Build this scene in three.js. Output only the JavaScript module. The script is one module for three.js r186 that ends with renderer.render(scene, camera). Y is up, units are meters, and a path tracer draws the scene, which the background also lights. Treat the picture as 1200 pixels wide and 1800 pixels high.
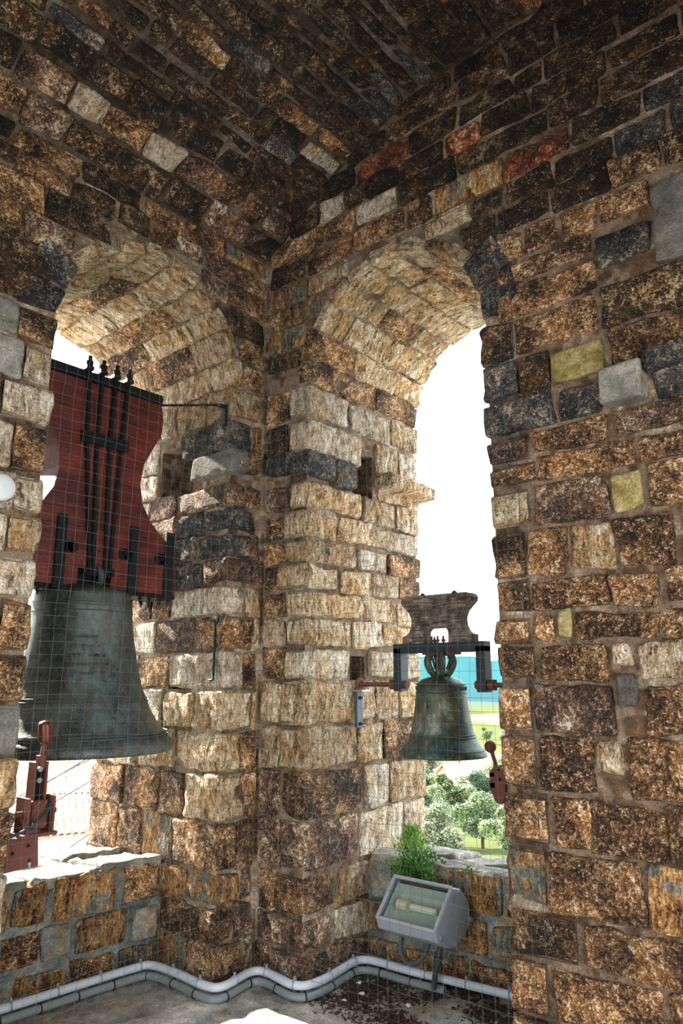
import * as THREE from 'three';
import { mergeGeometries, mergeVertices } from 'three/addons/utils/BufferGeometryUtils.js';
import { RoundedBoxGeometry } from 'three/addons/geometries/RoundedBoxGeometry.js';
import { ImprovedNoise } from 'three/addons/math/ImprovedNoise.js';
import { Brush, Evaluator, SUBTRACTION } from 'three-bvh-csg';

// ---------------------------------------------------------------- camera, sky, sun, exposure
// x runs along the right wall away from the room's corner, z along the left wall, y is up; the corner is the origin.
const scene = new THREE.Scene();
const EYE = new THREE.Vector3(3.098, 1.45, 2.889), YAW = THREE.MathUtils.degToRad(40.8), PITCH = THREE.MathUtils.degToRad(12.8);
const FWD = new THREE.Vector3(-Math.sin(YAW), 0, -Math.cos(YAW)), RIGHT = new THREE.Vector3(Math.cos(YAW), 0, -Math.sin(YAW));
const camera = new THREE.PerspectiveCamera(2 * Math.atan(900 / 1300) * 180 / Math.PI, 1200 / 1800, 0.05, 20000);
camera.position.copy(EYE);
camera.lookAt(EYE.clone().addScaledVector(FWD, Math.cos(PITCH)).add(new THREE.Vector3(0, Math.sin(PITCH), 0)));
const EXPOSURE = 5.3, SUN_POWER = 7;
{ // a hazy summer sky: whitish near the horizon, pale blue above, the same all round
  const W = 64, H = 128, d = new Float32Array(W * H * 4);
  for (let r = 0; r < H; r++) {
    const up = Math.max(0, Math.sin(((r + 0.5) / H - 0.5) * Math.PI)), k = Math.pow(up, 0.6);
    for (let c = 0; c < W; c++) d.set([1.0 - 0.22 * k, 1.0 - 0.12 * k, 1.0 + 0.02 * k, 1], (r * W + c) * 4);
  }
  const t = new THREE.DataTexture(d, W, H, THREE.RGBAFormat, THREE.FloatType);
  t.mapping = THREE.EquirectangularReflectionMapping; t.magFilter = t.minFilter = THREE.LinearFilter; t.needsUpdate = true;
  scene.background = t; scene.environment = t;
}
const sun = new THREE.DirectionalLight(0xfff1dc, SUN_POWER);
sun.name = 'sun'; sun.position.set(-8.4, 5.4, 0.2).multiplyScalar(3); sun.castShadow = true;
sun.shadow.mapSize.set(4096, 4096); Object.assign(sun.shadow.camera, { left: -15, right: 15, top: 15, bottom: -15, near: 1, far: 80 });
scene.add(sun); scene.add(sun.target);

// ---------------------------------------------------------------- helpers
function rng(seed) { let a = seed >>> 0; return () => { a = (a + 0x6d2b79f5) | 0; let t = Math.imul(a ^ (a >>> 15), 1 | a); t = (t + Math.imul(t ^ (t >>> 7), 61 | t)) ^ t; return ((t ^ (t >>> 14)) >>> 0) / 4294967296; }; }
const R = rng(71), rand = (a = 1, b) => (b === undefined ? R() * a : a + R() * (b - a)), pick = (a) => a[Math.floor(R() * a.length)];
const PN = new ImprovedNoise(), noise = (x, y, z) => PN.noise(x + 31.7, y + 17.3, z + 57.1);
const V = (x, y, z) => new THREE.Vector3(x, y, z), clamp = THREE.MathUtils.clamp, lerp = THREE.MathUtils.lerp;
const used = {};
const numbered = (n) => { const k = used[n] = (used[n] ?? -1) + 1; return k ? n + '_' + String(k).padStart(3, '0') : n; };
function tag(o, label, category, group, kind) { if (label) o.userData.label = label; if (category) o.userData.category = category; if (group) o.userData.group = group; if (kind) o.userData.kind = kind; return o; }
function shade(o) { o.castShadow = o.receiveShadow = true; return o; }
function mesh(name, geo, mat, parent = scene) { const m = shade(new THREE.Mesh(geo, mat)); m.name = parent === scene ? numbered(name) : name; parent.add(m); return m; }
function part(parent, name, geos, mat, label) { const m = mesh(name, Array.isArray(geos) ? merge(geos) : geos, mat, parent); if (label) m.userData.label = label; return m; }
function base(name, p = [0, 0, 0], turn = 0) { const g = new THREE.Group(); g.name = numbered(name); g.position.set(...p); g.rotation.y = turn; scene.add(g); return g; }
function merge(gs) {
  return mergeGeometries(gs.map((g) => { const q = g.index ? g.toNonIndexed() : g.clone(); for (const k of Object.keys(q.attributes)) if (!['position', 'normal', 'uv'].includes(k)) q.deleteAttribute(k); if (!q.attributes.uv) q.setAttribute('uv', new THREE.BufferAttribute(new Float32Array(q.attributes.position.count * 2), 2)); q.clearGroups?.(); return q; }));
}
const box = (w, h, d, x = 0, y = 0, z = 0, r = 0.003) => new RoundedBoxGeometry(w, h, d, 1, Math.min(r, w / 2.2, h / 2.2, d / 2.2)).translate(x, y, z);
function rod(a, b, r, n = 10, r2 = r) { const A = V(...a), B = V(...b), L = A.distanceTo(B), g = new THREE.CylinderGeometry(r2, r, L, n, 1); g.applyQuaternion(new THREE.Quaternion().setFromUnitVectors(V(0, 1, 0), B.clone().sub(A).normalize())); const m = A.add(B).multiplyScalar(0.5); return g.translate(m.x, m.y, m.z); }
function tube(pts, r, seg = 40, n = 8, closed = false, tension = 0.5) { return new THREE.TubeGeometry(new THREE.CatmullRomCurve3(pts.map((p) => (p.isVector3 ? p : V(...p))), closed, 'catmullrom', tension), seg, r, n, closed); }
function ball(x, y, z, r, sx = 1, sy = 1, sz = 1, d = 12) { return new THREE.SphereGeometry(r, d, Math.ceil(d * 0.7)).scale(sx, sy, sz).translate(x, y, z); }
function bolt(x, y, z, axis, r = 0.012, len = 0.018) { // hexagonal head along an axis
  const g = new THREE.CylinderGeometry(r, r, len, 6), s = new THREE.CylinderGeometry(r * 0.5, r * 0.5, len * 1.9, 8), m = merge([g, s]);
  if (axis === 'x') m.rotateZ(Math.PI / 2); if (axis === 'z') m.rotateX(Math.PI / 2);
  return m.translate(x, y, z);
}
function boxUV(g, s = 1) { // metric uv by the dominant direction of each face
  if (g.index) g = g.toNonIndexed(); g.computeVertexNormals();
  const p = g.attributes.position, n = g.attributes.normal, uv = new Float32Array(p.count * 2);
  for (let i = 0; i < p.count; i++) {
    const ax = Math.abs(n.getX(i)), ay = Math.abs(n.getY(i)), az = Math.abs(n.getZ(i));
    if (ay > ax && ay > az) { uv[2 * i] = p.getX(i); uv[2 * i + 1] = p.getZ(i); } else if (ax > az) { uv[2 * i] = p.getZ(i); uv[2 * i + 1] = p.getY(i); } else { uv[2 * i] = p.getX(i); uv[2 * i + 1] = p.getY(i); }
  }
  g.setAttribute('uv', new THREE.BufferAttribute(uv, 2)); return g;
}
function roughen(g, amp, freq, seed = 0) { // shifts vertices by noise so that a shape is not machine-made
  const p = g.attributes.position;
  for (let i = 0; i < p.count; i++) { const x = p.getX(i), y = p.getY(i), z = p.getZ(i); p.setXYZ(i, x + amp * noise(x * freq + seed, y * freq, z * freq), y + amp * noise(x * freq, y * freq + seed + 9, z * freq), z + amp * noise(x * freq, y * freq + 4, z * freq + seed)); }
  g.computeVertexNormals(); return g;
}

// ---------------------------------------------------------------- textures: colour, grain, lichen and wear of the materials
const N = 1024, NN = N * N, MASK = N - 1;
function layer(px, py, seed) {
  const r = rng(seed), g = new Float32Array(px * py), out = new Float32Array(NN), sx = px / N, sy = py / N;
  for (let i = 0; i < g.length; i++) g[i] = r();
  for (let y = 0; y < N; y++) {
    const fy = y * sy, y0 = Math.floor(fy), ty = fy - y0, wy = ty * ty * (3 - 2 * ty), r0 = (y0 % py) * px, r1 = ((y0 + 1) % py) * px;
    for (let x = 0; x < N; x++) {
      const fx = x * sx, x0 = Math.floor(fx), tx = fx - x0, wx = tx * tx * (3 - 2 * tx), a = x0 % px, b = (x0 + 1) % px;
      const t0 = g[r0 + a] + (g[r0 + b] - g[r0 + a]) * wx, t1 = g[r1 + a] + (g[r1 + b] - g[r1 + a]) * wx;
      out[y * N + x] = t0 + (t1 - t0) * wy;
    }
  }
  return out;
}
const L4 = layer(4, 4, 1), L9 = layer(9, 9, 2), L18 = layer(18, 18, 3), L36 = layer(36, 36, 4), L72 = layer(72, 72, 5), L140 = layer(140, 140, 6), L280 = layer(280, 280, 7), S20 = layer(40, 9, 8), S60 = layer(110, 22, 9), S150 = layer(240, 50, 10), L500 = layer(512, 512, 11);
const rgb = (h) => [(h >> 16) & 255, (h >> 8) & 255, h & 255];
function ramp(stops, t) { for (let i = 1; i < stops.length; i++) if (t <= stops[i][0] || i === stops.length - 1) { const k = clamp((t - stops[i - 1][0]) / (stops[i][0] - stops[i - 1][0]), 0, 1), a = stops[i - 1][1], b = stops[i][1]; return [a[0] + (b[0] - a[0]) * k, a[1] + (b[1] - a[1]) * k, a[2] + (b[2] - a[2]) * k]; } }
function finish(t, repeat) { t.wrapS = t.wrapT = THREE.RepeatWrapping; t.magFilter = THREE.LinearFilter; t.minFilter = THREE.LinearMipmapLinearFilter; t.generateMipmaps = true; if (repeat) t.repeat.set(repeat, repeat); t.needsUpdate = true; return t; }
function paint(repeat, fn) { const d = new Uint8Array(NN * 4); for (let y = 0; y < N; y++) for (let x = 0; x < N; x++) { const i = y * N + x, c = fn(i, x, y); d[i * 4] = clamp(c[0], 0, 255); d[i * 4 + 1] = clamp(c[1], 0, 255); d[i * 4 + 2] = clamp(c[2], 0, 255); d[i * 4 + 3] = 255; } const t = new THREE.DataTexture(d, N, N); t.colorSpace = THREE.SRGBColorSpace; return finish(t, repeat); }
const field = { // mean 0.5, spread about 0.22
  grain: new Float32Array(NN), streak: new Float32Array(NN), soft: new Float32Array(NN),
};
for (let y = 0; y < N; y++) for (let x = 0; x < N; x++) {
  const i = y * N + x, w = (((y + Math.round(13 * (L36[i] - 0.5) + 8 * (L72[i] - 0.5))) & MASK) * N) + ((x + Math.round(13 * (L18[i] - 0.5) + 8 * (L140[i] - 0.5))) & MASK);
  field.grain[i] = 0.5 + 1.75 * (0.22 * (L18[w] - 0.5) + 0.13 * (L36[w] - 0.5) + 0.18 * (L72[w] - 0.5) + 0.26 * (L140[w] - 0.5) + 0.3 * (L280[i] - 0.5) + 0.12 * (L500[i] - 0.5) + 0.26 * (L9[w] - 0.5));
  field.streak[i] = 0.5 + 1.9 * (0.12 * (S20[w] - 0.5) + 0.18 * (S60[w] - 0.5) + 0.22 * (S150[w] - 0.5) + 0.2 * (L140[w] - 0.5) + 0.2 * (L280[i] - 0.5) + 0.16 * (L36[w] - 0.5) + 0.14 * (L18[w] - 0.5));
  field.soft[i] = 0.5 + 1.6 * (0.3 * (L4[i] - 0.5) + 0.3 * (L9[w] - 0.5) + 0.25 * (L36[w] - 0.5) + 0.2 * (L140[w] - 0.5) + 0.2 * (L280[i] - 0.5) + 0.16 * (L500[i] - 0.5));
}
const P = (...hex) => hex.map((h, i) => [i / (hex.length - 1), rgb(h)]);
const PALETTES = {
  brown: [P(0x140d08, 0x2f2014, 0x513823, 0x765535, 0x9c7850, 0xc8ac84, 0xeee2cc), 'grain', 0x96602f, 0.22],
  purple: [P(0x130e0c, 0x2c201c, 0x48352d, 0x654a3b, 0x896c53, 0xbca486, 0xe6d8c4), 'grain', 0x7c5638, 0.2],
  tan: [P(0x392b1e, 0x685239, 0x97805f, 0xb69f7c, 0xcbb797, 0xe1d3bc, 0xf6f0e5), 'streak', 0xa0743c, 0.22],
  pale: [P(0x4c4236, 0x80715d, 0xa89880, 0xc2b39b, 0xd6cab6, 0xeae2d4, 0xf8f5ef), 'streak', 0xa08254, 0.2],
  slate: [P(0x090b0f, 0x181b20, 0x2b2e33, 0x403f40, 0x5c5751, 0x8e8373, 0xb9ad96), 'grain', 0x52453a, 0.22],
  rust: [P(0x1d140d, 0x4e3320, 0x7d5530, 0x9d723f, 0xb68c58, 0xcdae80, 0xdfd0b4), 'streak', 0x64706e, 0.34],
  sootShade: [P(0x050302, 0x0f0a06, 0x1e140c, 0x2f2013, 0x473420, 0x715838, 0xa8926c), 'grain', 0x5a381e, 0.18],  // near-black tones holding both soot and painted shade
  grey: [P(0x4a4d4a, 0x5f615c, 0x70726b, 0x7e7e76, 0x8d8c84, 0xa09d93, 0xbab6aa), 'soft', 0x7d7462, 0.2],
  ochre: [P(0x443c20, 0x6a5e30, 0x84763f, 0x978853, 0xa8996a, 0xbdb08a, 0xd8cfb0), 'soft', 0x6c5c2c, 0.2],
  brick: [P(0x220d07, 0x4a1d10, 0x6f2f18, 0x8b4222, 0xa25a34, 0xbd8660, 0xd8b794), 'grain', 0x3c2414, 0.35],
  mortar: [P(0x3a2e24, 0x5e4e3e, 0x776451, 0x86725d, 0x95816b, 0xab9882, 0xd0c3b1), 'soft', 0x543e2a, 0.35],
  cement: [P(0x3a4342, 0x545e5c, 0x6a7471, 0x7c8580, 0x90958f, 0xaaaaa1, 0xc6c4ba), 'soft', 0x8a6a44, 0.25],
  concrete: [P(0x4b4a46, 0x65635e, 0x78756f, 0x87837c, 0x96918a, 0xa9a399, 0xc4beb2), 'soft', 0x7a6c58, 0.2],
};
const TEX = {};
for (const [name, [stops, f, patch, much]] of Object.entries(PALETTES)) {
  const F = field[f], pc = rgb(patch), sh = Object.keys(PALETTES).indexOf(name) * 77;
  TEX[name] = paint(1 / 1.2, (i, x, y) => {
    const c = ramp(stops, clamp(F[i], 0, 1)), j = ((y + sh) & MASK) * N + ((x + 3 * sh) & MASK);
    const k = clamp((L9[j] * 0.5 + L36[j] * 0.5 - 0.56) * 7, 0, 1) * much * 2.2, l = 0.55 + 0.9 * F[i];
    const fleck = f === 'grain' ? clamp((0.5 * L280[j] + 0.3 * L140[j] + 0.2 * L36[i] - 0.68) * 14, 0, 0.55) : 0;
    if (fleck > 0) return [lerp(c[0], 226, fleck), lerp(c[1], 214, fleck), lerp(c[2], 194, fleck)];
    return [lerp(c[0], pc[0] * l, Math.min(k, 0.8)), lerp(c[1], pc[1] * l, Math.min(k, 0.8)), lerp(c[2], pc[2] * l, Math.min(k, 0.8))];
  });
}
function heights(f, k = 1) { const F = field[f], d = new Uint8Array(NN * 4); for (let i = 0; i < NN; i++) { const v = clamp(0.5 + k * (F[i] - 0.5) + 0.2 * (L500[i] - 0.5), 0, 1) * 255; d[i * 4] = d[i * 4 + 1] = d[i * 4 + 2] = v; d[i * 4 + 3] = 255; } return finish(new THREE.DataTexture(d, N, N), 1 / 1.2); }
const BUMP = { grain: heights('grain'), streak: heights('streak'), soft: heights('soft', 0.7) };
const matCache = {};
function stoneMat(name, tint = 1) { // a stone or mortar; tint sets its tone, lowered high up to hold shade
  const key = name + tint; if (matCache[key]) return matCache[key];
  const f = PALETTES[name][1], m = new THREE.MeshStandardMaterial({ map: TEX[name], bumpMap: BUMP[f], bumpScale: f === 'soft' ? 0.006 : 0.011, roughness: 0.94 });
  m.color.setScalar(tint); m.name = name + '_stone'; return matCache[key] = m;
}
const metal = (color, roughness = 0.55, metalness = 0.7, extra = {}) => new THREE.MeshStandardMaterial({ color, roughness, metalness, ...extra });
const rustTex = paint(1 / 0.4, (i) => ramp(P(0x2a1712, 0x45241c, 0x5c3228, 0x6d4034, 0x7e5244, 0x94705e), clamp(field.soft[i] * 0.7 + field.grain[i] * 0.3, 0, 1)));
const M = {
  blackIron: metal(0x23272b, 0.5, 0.5, { bumpMap: BUMP.grain, bumpScale: 0.001 }),
  frameIron: metal(0x333d46, 0.45, 0.4),
  rust: new THREE.MeshStandardMaterial({ map: rustTex, roughness: 0.75, metalness: 0.15 }),
  redIron: new THREE.MeshStandardMaterial({ color: 0x6b3b31, roughness: 0.7, metalness: 0.1 }),
  galv: metal(0x9aa3a8, 0.4, 0.6),
};

// ---------------------------------------------------------------- a rough stone
// A block of half sizes hu, hv, hw in its own metric frame; the face at +w is the dressed one, -w sits in the wall. place(u, v, w) puts the frame in the world.
function steps(h, r, cell, open) { const a = [], n = Math.max(1, Math.round((2 * h - 2 * r) / cell)); if (open) { const m = Math.max(1, Math.round((2 * h - r) / 0.12)); for (let i = 0; i < m; i++) a.push(lerp(-h, h - r, i / m)); a.push(h - r, h); return a; } a.push(-h); for (let i = 0; i <= n; i++) a.push(lerp(-h + r, h - r, i / n)); a.push(h); return a; }
function stoneGeo(hu, hv, hw, place, o = {}) {
  const r = Math.min(o.round ?? 0.013, hu * 0.45, hv * 0.45, hw * 0.8), amp = o.amp ?? 0.012, jit = o.jit ?? 0.014, cell = o.cell ?? 0.05;
  const U = steps(hu, r, cell), Vv = steps(hv, r, cell), W = steps(hw, r, cell, true), nu = U.length, nv = Vv.length, nw = W.length, id = new Map(), pos = [], uvs = [], idx = [];
  const J = [0, 1, 2, 3].map(() => [rand(-jit, jit), rand(-jit, jit)]), ou = rand(5), ov = rand(5), tilt = [rand(-0.06, 0.06), rand(-0.06, 0.06)], sd = rand(100), swap = o.swap;
  const vert = (i, j, k) => {
    const key = (i * 64 + j) * 64 + k; if (id.has(key)) return id.get(key);
    let u = U[i], v = Vv[j], w = W[k]; const qu = clamp(u, -hu + r, hu - r), qv = clamp(v, -hv + r, hv - r), qw = Math.min(w, hw - r);
    let d = V(u - qu, v - qv, w - qw); if (d.lengthSq() > 0) { d.normalize(); u = qu + d.x * r; v = qv + d.y * r; w = qw + d.z * r; } else d.set(0, 0, 1);
    const a = (u / hu + 1) / 2, b = (v / hv + 1) / 2;
    const ju = lerp(lerp(J[0][0], J[1][0], a), lerp(J[2][0], J[3][0], a), b), jv = lerp(lerp(J[0][1], J[1][1], a), lerp(J[2][1], J[3][1], a), b);
    const p0 = place(u, v, w), n1 = noise(p0.x * 7 + sd, p0.y * 7, p0.z * 7), n2 = noise(p0.x * 19, p0.y * 19 + sd, p0.z * 19), n3 = noise(p0.x * 43, p0.y * 43, p0.z * 43 + sd);
    const k2 = amp * (0.9 * n1 + 0.8 * n2 + 0.5 * n3), lift = d.z * (tilt[0] * u + tilt[1] * v) * 0.5;
    const p = place(u + ju + d.x * k2, v + jv + d.y * k2, w + d.z * k2 + lift);
    pos.push(p.x, p.y, p.z); const s = u + (i === 0 ? -1 : i === nu - 1 ? 1 : 0) * (hw - w) + ou, t = v + (j === 0 ? -1 : j === nv - 1 ? 1 : 0) * (hw - w) + ov; uvs.push(swap ? t : s, swap ? s : t);
    const n = pos.length / 3 - 1; id.set(key, n); return n;
  };
  const quad = (a, b, c, d) => idx.push(a, b, c, a, c, d);
  for (let i = 0; i < nu - 1; i++) for (let j = 0; j < nv - 1; j++) quad(vert(i, j, nw - 1), vert(i + 1, j, nw - 1), vert(i + 1, j + 1, nw - 1), vert(i, j + 1, nw - 1));
  for (let k = 0; k < nw - 1; k++) {
    for (let i = 0; i < nu - 1; i++) { quad(vert(i + 1, nv - 1, k), vert(i, nv - 1, k), vert(i, nv - 1, k + 1), vert(i + 1, nv - 1, k + 1)); quad(vert(i, 0, k), vert(i + 1, 0, k), vert(i + 1, 0, k + 1), vert(i, 0, k + 1)); }
    for (let j = 0; j < nv - 1; j++) { quad(vert(0, j + 1, k), vert(0, j, k), vert(0, j, k + 1), vert(0, j + 1, k + 1)); quad(vert(nu - 1, j, k), vert(nu - 1, j + 1, k), vert(nu - 1, j + 1, k + 1), vert(nu - 1, j, k + 1)); }
  }
  const e = 1e-3, o0 = place(0, 0, 0), eu = place(e, 0, 0).sub(o0), ev = place(0, e, 0).sub(o0), ew = place(0, 0, e).sub(o0);
  if (eu.cross(ev).dot(ew) < 0) for (let i = 0; i < idx.length; i += 3) { const t = idx[i]; idx[i] = idx[i + 1]; idx[i + 1] = t; }
  const g = new THREE.BufferGeometry(); g.setAttribute('position', new THREE.Float32BufferAttribute(pos, 3)); g.setAttribute('uv', new THREE.Float32BufferAttribute(uvs, 2)); g.setIndex(idx); g.computeVertexNormals(); return g;
}
const TINTS = [0.74, 0.86, 0.96, 1.08];
// one stone of a surface: u0..u1, v0..v1 on the surface map(u, v, w), its face 'proud' of w = 0 and reaching 'deep' into the wall
function lay(parent, map, u0, u1, v0, v1, style, o = {}) {
  const proud = o.proud ?? rand(0.0, 0.013), deep = o.deep ?? 0.06, hu = (u1 - u0) / 2, hv = (v1 - v0) / 2, hw = (proud + deep) / 2; if (hu < 0.012 || hv < 0.012) return null;
  const cu = (u0 + u1) / 2, cv = (v0 + v1) / 2, cw = (proud - deep) / 2;
  const [pal, tint] = Array.isArray(style) ? style : [style, pick(TINTS)];
  return part(parent, 'stone', stoneGeo(hu, hv, hw, (u, v, w) => map(cu + u, cv + v, cw + w), o), stoneMat(pal, tint));
}
// fills the intervals of each course with stones of random length; 'taken' are rectangles [u0, u1, v0, v1] left free
function fill(parent, map, courses, intervals, style, o = {}) {
  const gap = o.gap ?? 0.011, [lmin, lmax] = o.len ?? [0.18, 0.42];
  for (let c = 0; c < courses.length - 1; c++) {
    const v0 = courses[c], v1 = courses[c + 1];
    let free = intervals((v0 + v1) / 2, c).map((s) => s.slice());
    for (const t of o.taken ?? []) {
      if (Math.min(v1, t[3]) - Math.max(v0, t[2]) < 0.3 * (v1 - v0)) continue;
      free = free.flatMap(([a, b]) => (t[1] <= a || t[0] >= b ? [[a, b]] : [[a, t[0]], [t[1], b]].filter(([p, q]) => q - p > 0.04)));
    }
    for (const [a, b] of free) {
      const n = Math.max(1, Math.round((b - a) / rand(lmin, lmax))), cuts = [a];
      for (let i = 1; i < n; i++) cuts.push(a + ((b - a) * (i + rand(-0.28, 0.28))) / n); cuts.push(b);
      for (let i = 0; i < n; i++) {
        const s = style((cuts[i] + cuts[i + 1]) / 2, (v0 + v1) / 2); if (!s) continue;
        const g0 = gap * rand(0.25, 0.9), g1 = gap * rand(0.25, 0.9);
        lay(parent, map, cuts[i] + gap * rand(0.2, 0.9), cuts[i + 1] - gap * rand(0.2, 0.9), v0 + g0, v1 - g1, s, o);
      }
    }
  }
}
const mix = (...w) => { let t = R() * w.reduce((s, x) => s + x[1], 0); for (const [n, k] of w) if ((t -= k) <= 0) return n; return w[0][0]; };

// ---------------------------------------------------------------- the belfry: walls, vault, floor
const SPRING = 3.12, TL = 1.21, TR = 1.08, LA = { c: 0.8, r: 0.54 }, RA = { c: 0.92, r: 0.57 }, VC = { x: 1.7, y: 2.1, r: 2.55 };
const ROOM = { x: 3.4, z: 3.4 };
const arcY = (x) => VC.y + Math.sqrt(Math.max(0, VC.r ** 2 - (x - VC.x) ** 2));
const MORTAR_BACK = 0.011;
function wallShape(a0, a1, top, open) { // outline of a wall with an arched opening that starts at the floor
  const s = new THREE.Shape(); s.moveTo(a0, -0.3); s.lineTo(a0, top); s.lineTo(a1, top); s.lineTo(a1, -0.3);
  if (open) { const { c, r } = open, q = r + MORTAR_BACK, y = open.y ?? SPRING; s.lineTo(c + q, -0.3); s.lineTo(c + q, y); s.absarc(c, y, q, 0, Math.PI, false); s.lineTo(c - q, -0.3); }
  s.closePath(); return s;
}
const ev = new Evaluator(); ev.attributes = ['position', 'normal', 'uv']; ev.useGroups = false;
function carve(g, holes) { let b = new Brush(g); b.updateMatrixWorld(); for (const [x0, x1, y0, y1, z0, z1] of holes) { const h = new Brush(new THREE.BoxGeometry(x1 - x0, y1 - y0, z1 - z0)); h.position.set((x0 + x1) / 2, (y0 + y1) / 2, (z0 + z1) / 2); h.updateMatrixWorld(); b = ev.evaluate(b, h, SUBTRACTION); } return b.geometry; }
const wallLeft = tag(base('wall_left'), 'rubble stone wall with the tall arch of the big bell', null, null, 'structure');
const wallRight = tag(base('wall_right'), 'rubble stone wall with the arch of the small bell', null, null, 'structure');
const ceiling = tag(base('ceiling'), 'dark stone barrel vault over the belfry', null, null, 'structure');
{
  const toX = new THREE.Matrix4().makeBasis(V(0, 0, 1), V(0, 1, 0), V(-1, 0, 0));
  let g = new THREE.ExtrudeGeometry(wallShape(-TR, 4.5, 4.35, LA), { depth: TL - 0.03 - MORTAR_BACK, bevelEnabled: false, curveSegments: 24 }).applyMatrix4(toX).translate(-MORTAR_BACK, 0, 0);
  g = carve(g, [[-0.665, -0.345, 2.53, 2.84, -0.2, 0.4], [-0.488, -0.31, 1.4, 1.584, -0.15, 0.4]]);
  part(wallLeft, 'mortar', boxUV(g), stoneMat('mortar', 1));
  g = new THREE.ExtrudeGeometry(wallShape(-0.011, 4.5, 5.2, RA), { depth: TR - 0.03 - MORTAR_BACK, bevelEnabled: false, curveSegments: 24 }).translate(0, 0, -TR + 0.03);
  g = carve(g, [[-0.005, 0.5, 2.54, 2.81, -0.6, -0.405], [0.0, 0.5, 1.45, 1.584, -0.512, -0.38]]);
  part(wallRight, 'mortar', boxUV(g), stoneMat('mortar', 0.9));
  const a = 0.79, s = new THREE.Shape(); s.absarc(VC.x, VC.y, VC.r + MORTAR_BACK, Math.PI / 2 + a, Math.PI / 2 - a, true); s.absarc(VC.x, VC.y, VC.r + 0.4, Math.PI / 2 - a, Math.PI / 2 + a, false); s.closePath();
  part(ceiling, 'mortar', boxUV(new THREE.ExtrudeGeometry(s, { depth: 5.6, bevelEnabled: false, curveSegments: 30 }).translate(0, 0, -TR + 0.03)), stoneMat('mortar', 0.3));  // mortar tone dropped so the dimness of the vault sits in its colour
  // unseen walls close the room; their arches are sized to steer daylight inside
  const wb = tag(base('wall_behind_right'), 'unseen stone wall behind the camera, its arch widened for more daylight', null, null, 'structure');
  g = new THREE.ExtrudeGeometry(wallShape(-TR, 4.5, 4.35, { c: 1.6, r: 1.25, y: 1.75 }), { depth: 1.1, bevelEnabled: false, curveSegments: 24 }).applyMatrix4(toX).translate(ROOM.x + 1.1, 0, 0);
  part(wb, 'stonework', boxUV(g), stoneMat('brown', 1));
  const wf = tag(base('wall_behind_left'), 'unseen stone wall behind the camera on the left, its arch widened for more daylight', null, null, 'structure');
  g = new THREE.ExtrudeGeometry(wallShape(-TL, 4.5, 5.2, { c: 1.65, r: 1.25, y: 1.75 }), { depth: 1.1, bevelEnabled: false, curveSegments: 24 }).translate(0, 0, ROOM.z);
  part(wf, 'stonework', boxUV(g), stoneMat('brown', 1));
}
// surfaces as (u, v, w) with w towards the room
const F = {
  left: (u, v, w) => V(w, v, u), right: (u, v, w) => V(u, v, w),
  leftJamb: (u, v, w) => V(-u, v, LA.c - LA.r + w), leftFar: (u, v, w) => V(-u, v, LA.c + LA.r - w),
  rightJamb: (u, v, w) => V(RA.c - RA.r + w, v, -u), rightFar: (u, v, w) => V(RA.c + RA.r - w, v, -u),
  leftSoffit: (u, s, w) => { const t = s / LA.r, q = LA.r - w; return V(-u, SPRING + q * Math.sin(t), LA.c - q * Math.cos(t)); },
  rightSoffit: (u, s, w) => { const t = s / RA.r, q = RA.r - w; return V(RA.c - q * Math.cos(t), SPRING + q * Math.sin(t), -u); },
  vault: (u, s, w) => { const t = s / VC.r, q = VC.r - w; return V(VC.x + q * Math.sin(t), VC.y + q * Math.cos(t), u); },
};
const CL = [0, 0.17, 0.34, 0.5, 0.74, 0.97, 1.19, 1.4, 1.6, 1.79, 1.97, 2.11, 2.26, 2.4, 2.54, 2.72, 2.92, 3.12];
const CR = [0, 0.14, 0.3, 0.5, 0.75, 0.99, 1.22, 1.45, 1.62, 1.78, 1.93, 2.08, 2.22, 2.38, 2.54, 2.71, 2.92, 3.12];
const CW = [0, 0.2, 0.4, 0.58, 0.81, 1.01, 1.24, 1.44, 1.6, 1.72, 1.87, 2.09, 2.28, 2.4, 2.52, 2.69, 2.88, 3.08, 3.24, 3.37, 3.52, 3.66, 3.8, 3.95, 4.1, 4.24, 4.38, 4.52, 4.64, 4.72];
const CP = [0, 0.24, 0.46, 0.7, 0.93, 1.14, 1.36, 1.56, 1.78, 1.97, 2.16, 2.34, 2.56, 2.76, 2.94, 3.12];
const IMPOST = 14; // the course that carries the projecting slabs
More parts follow.
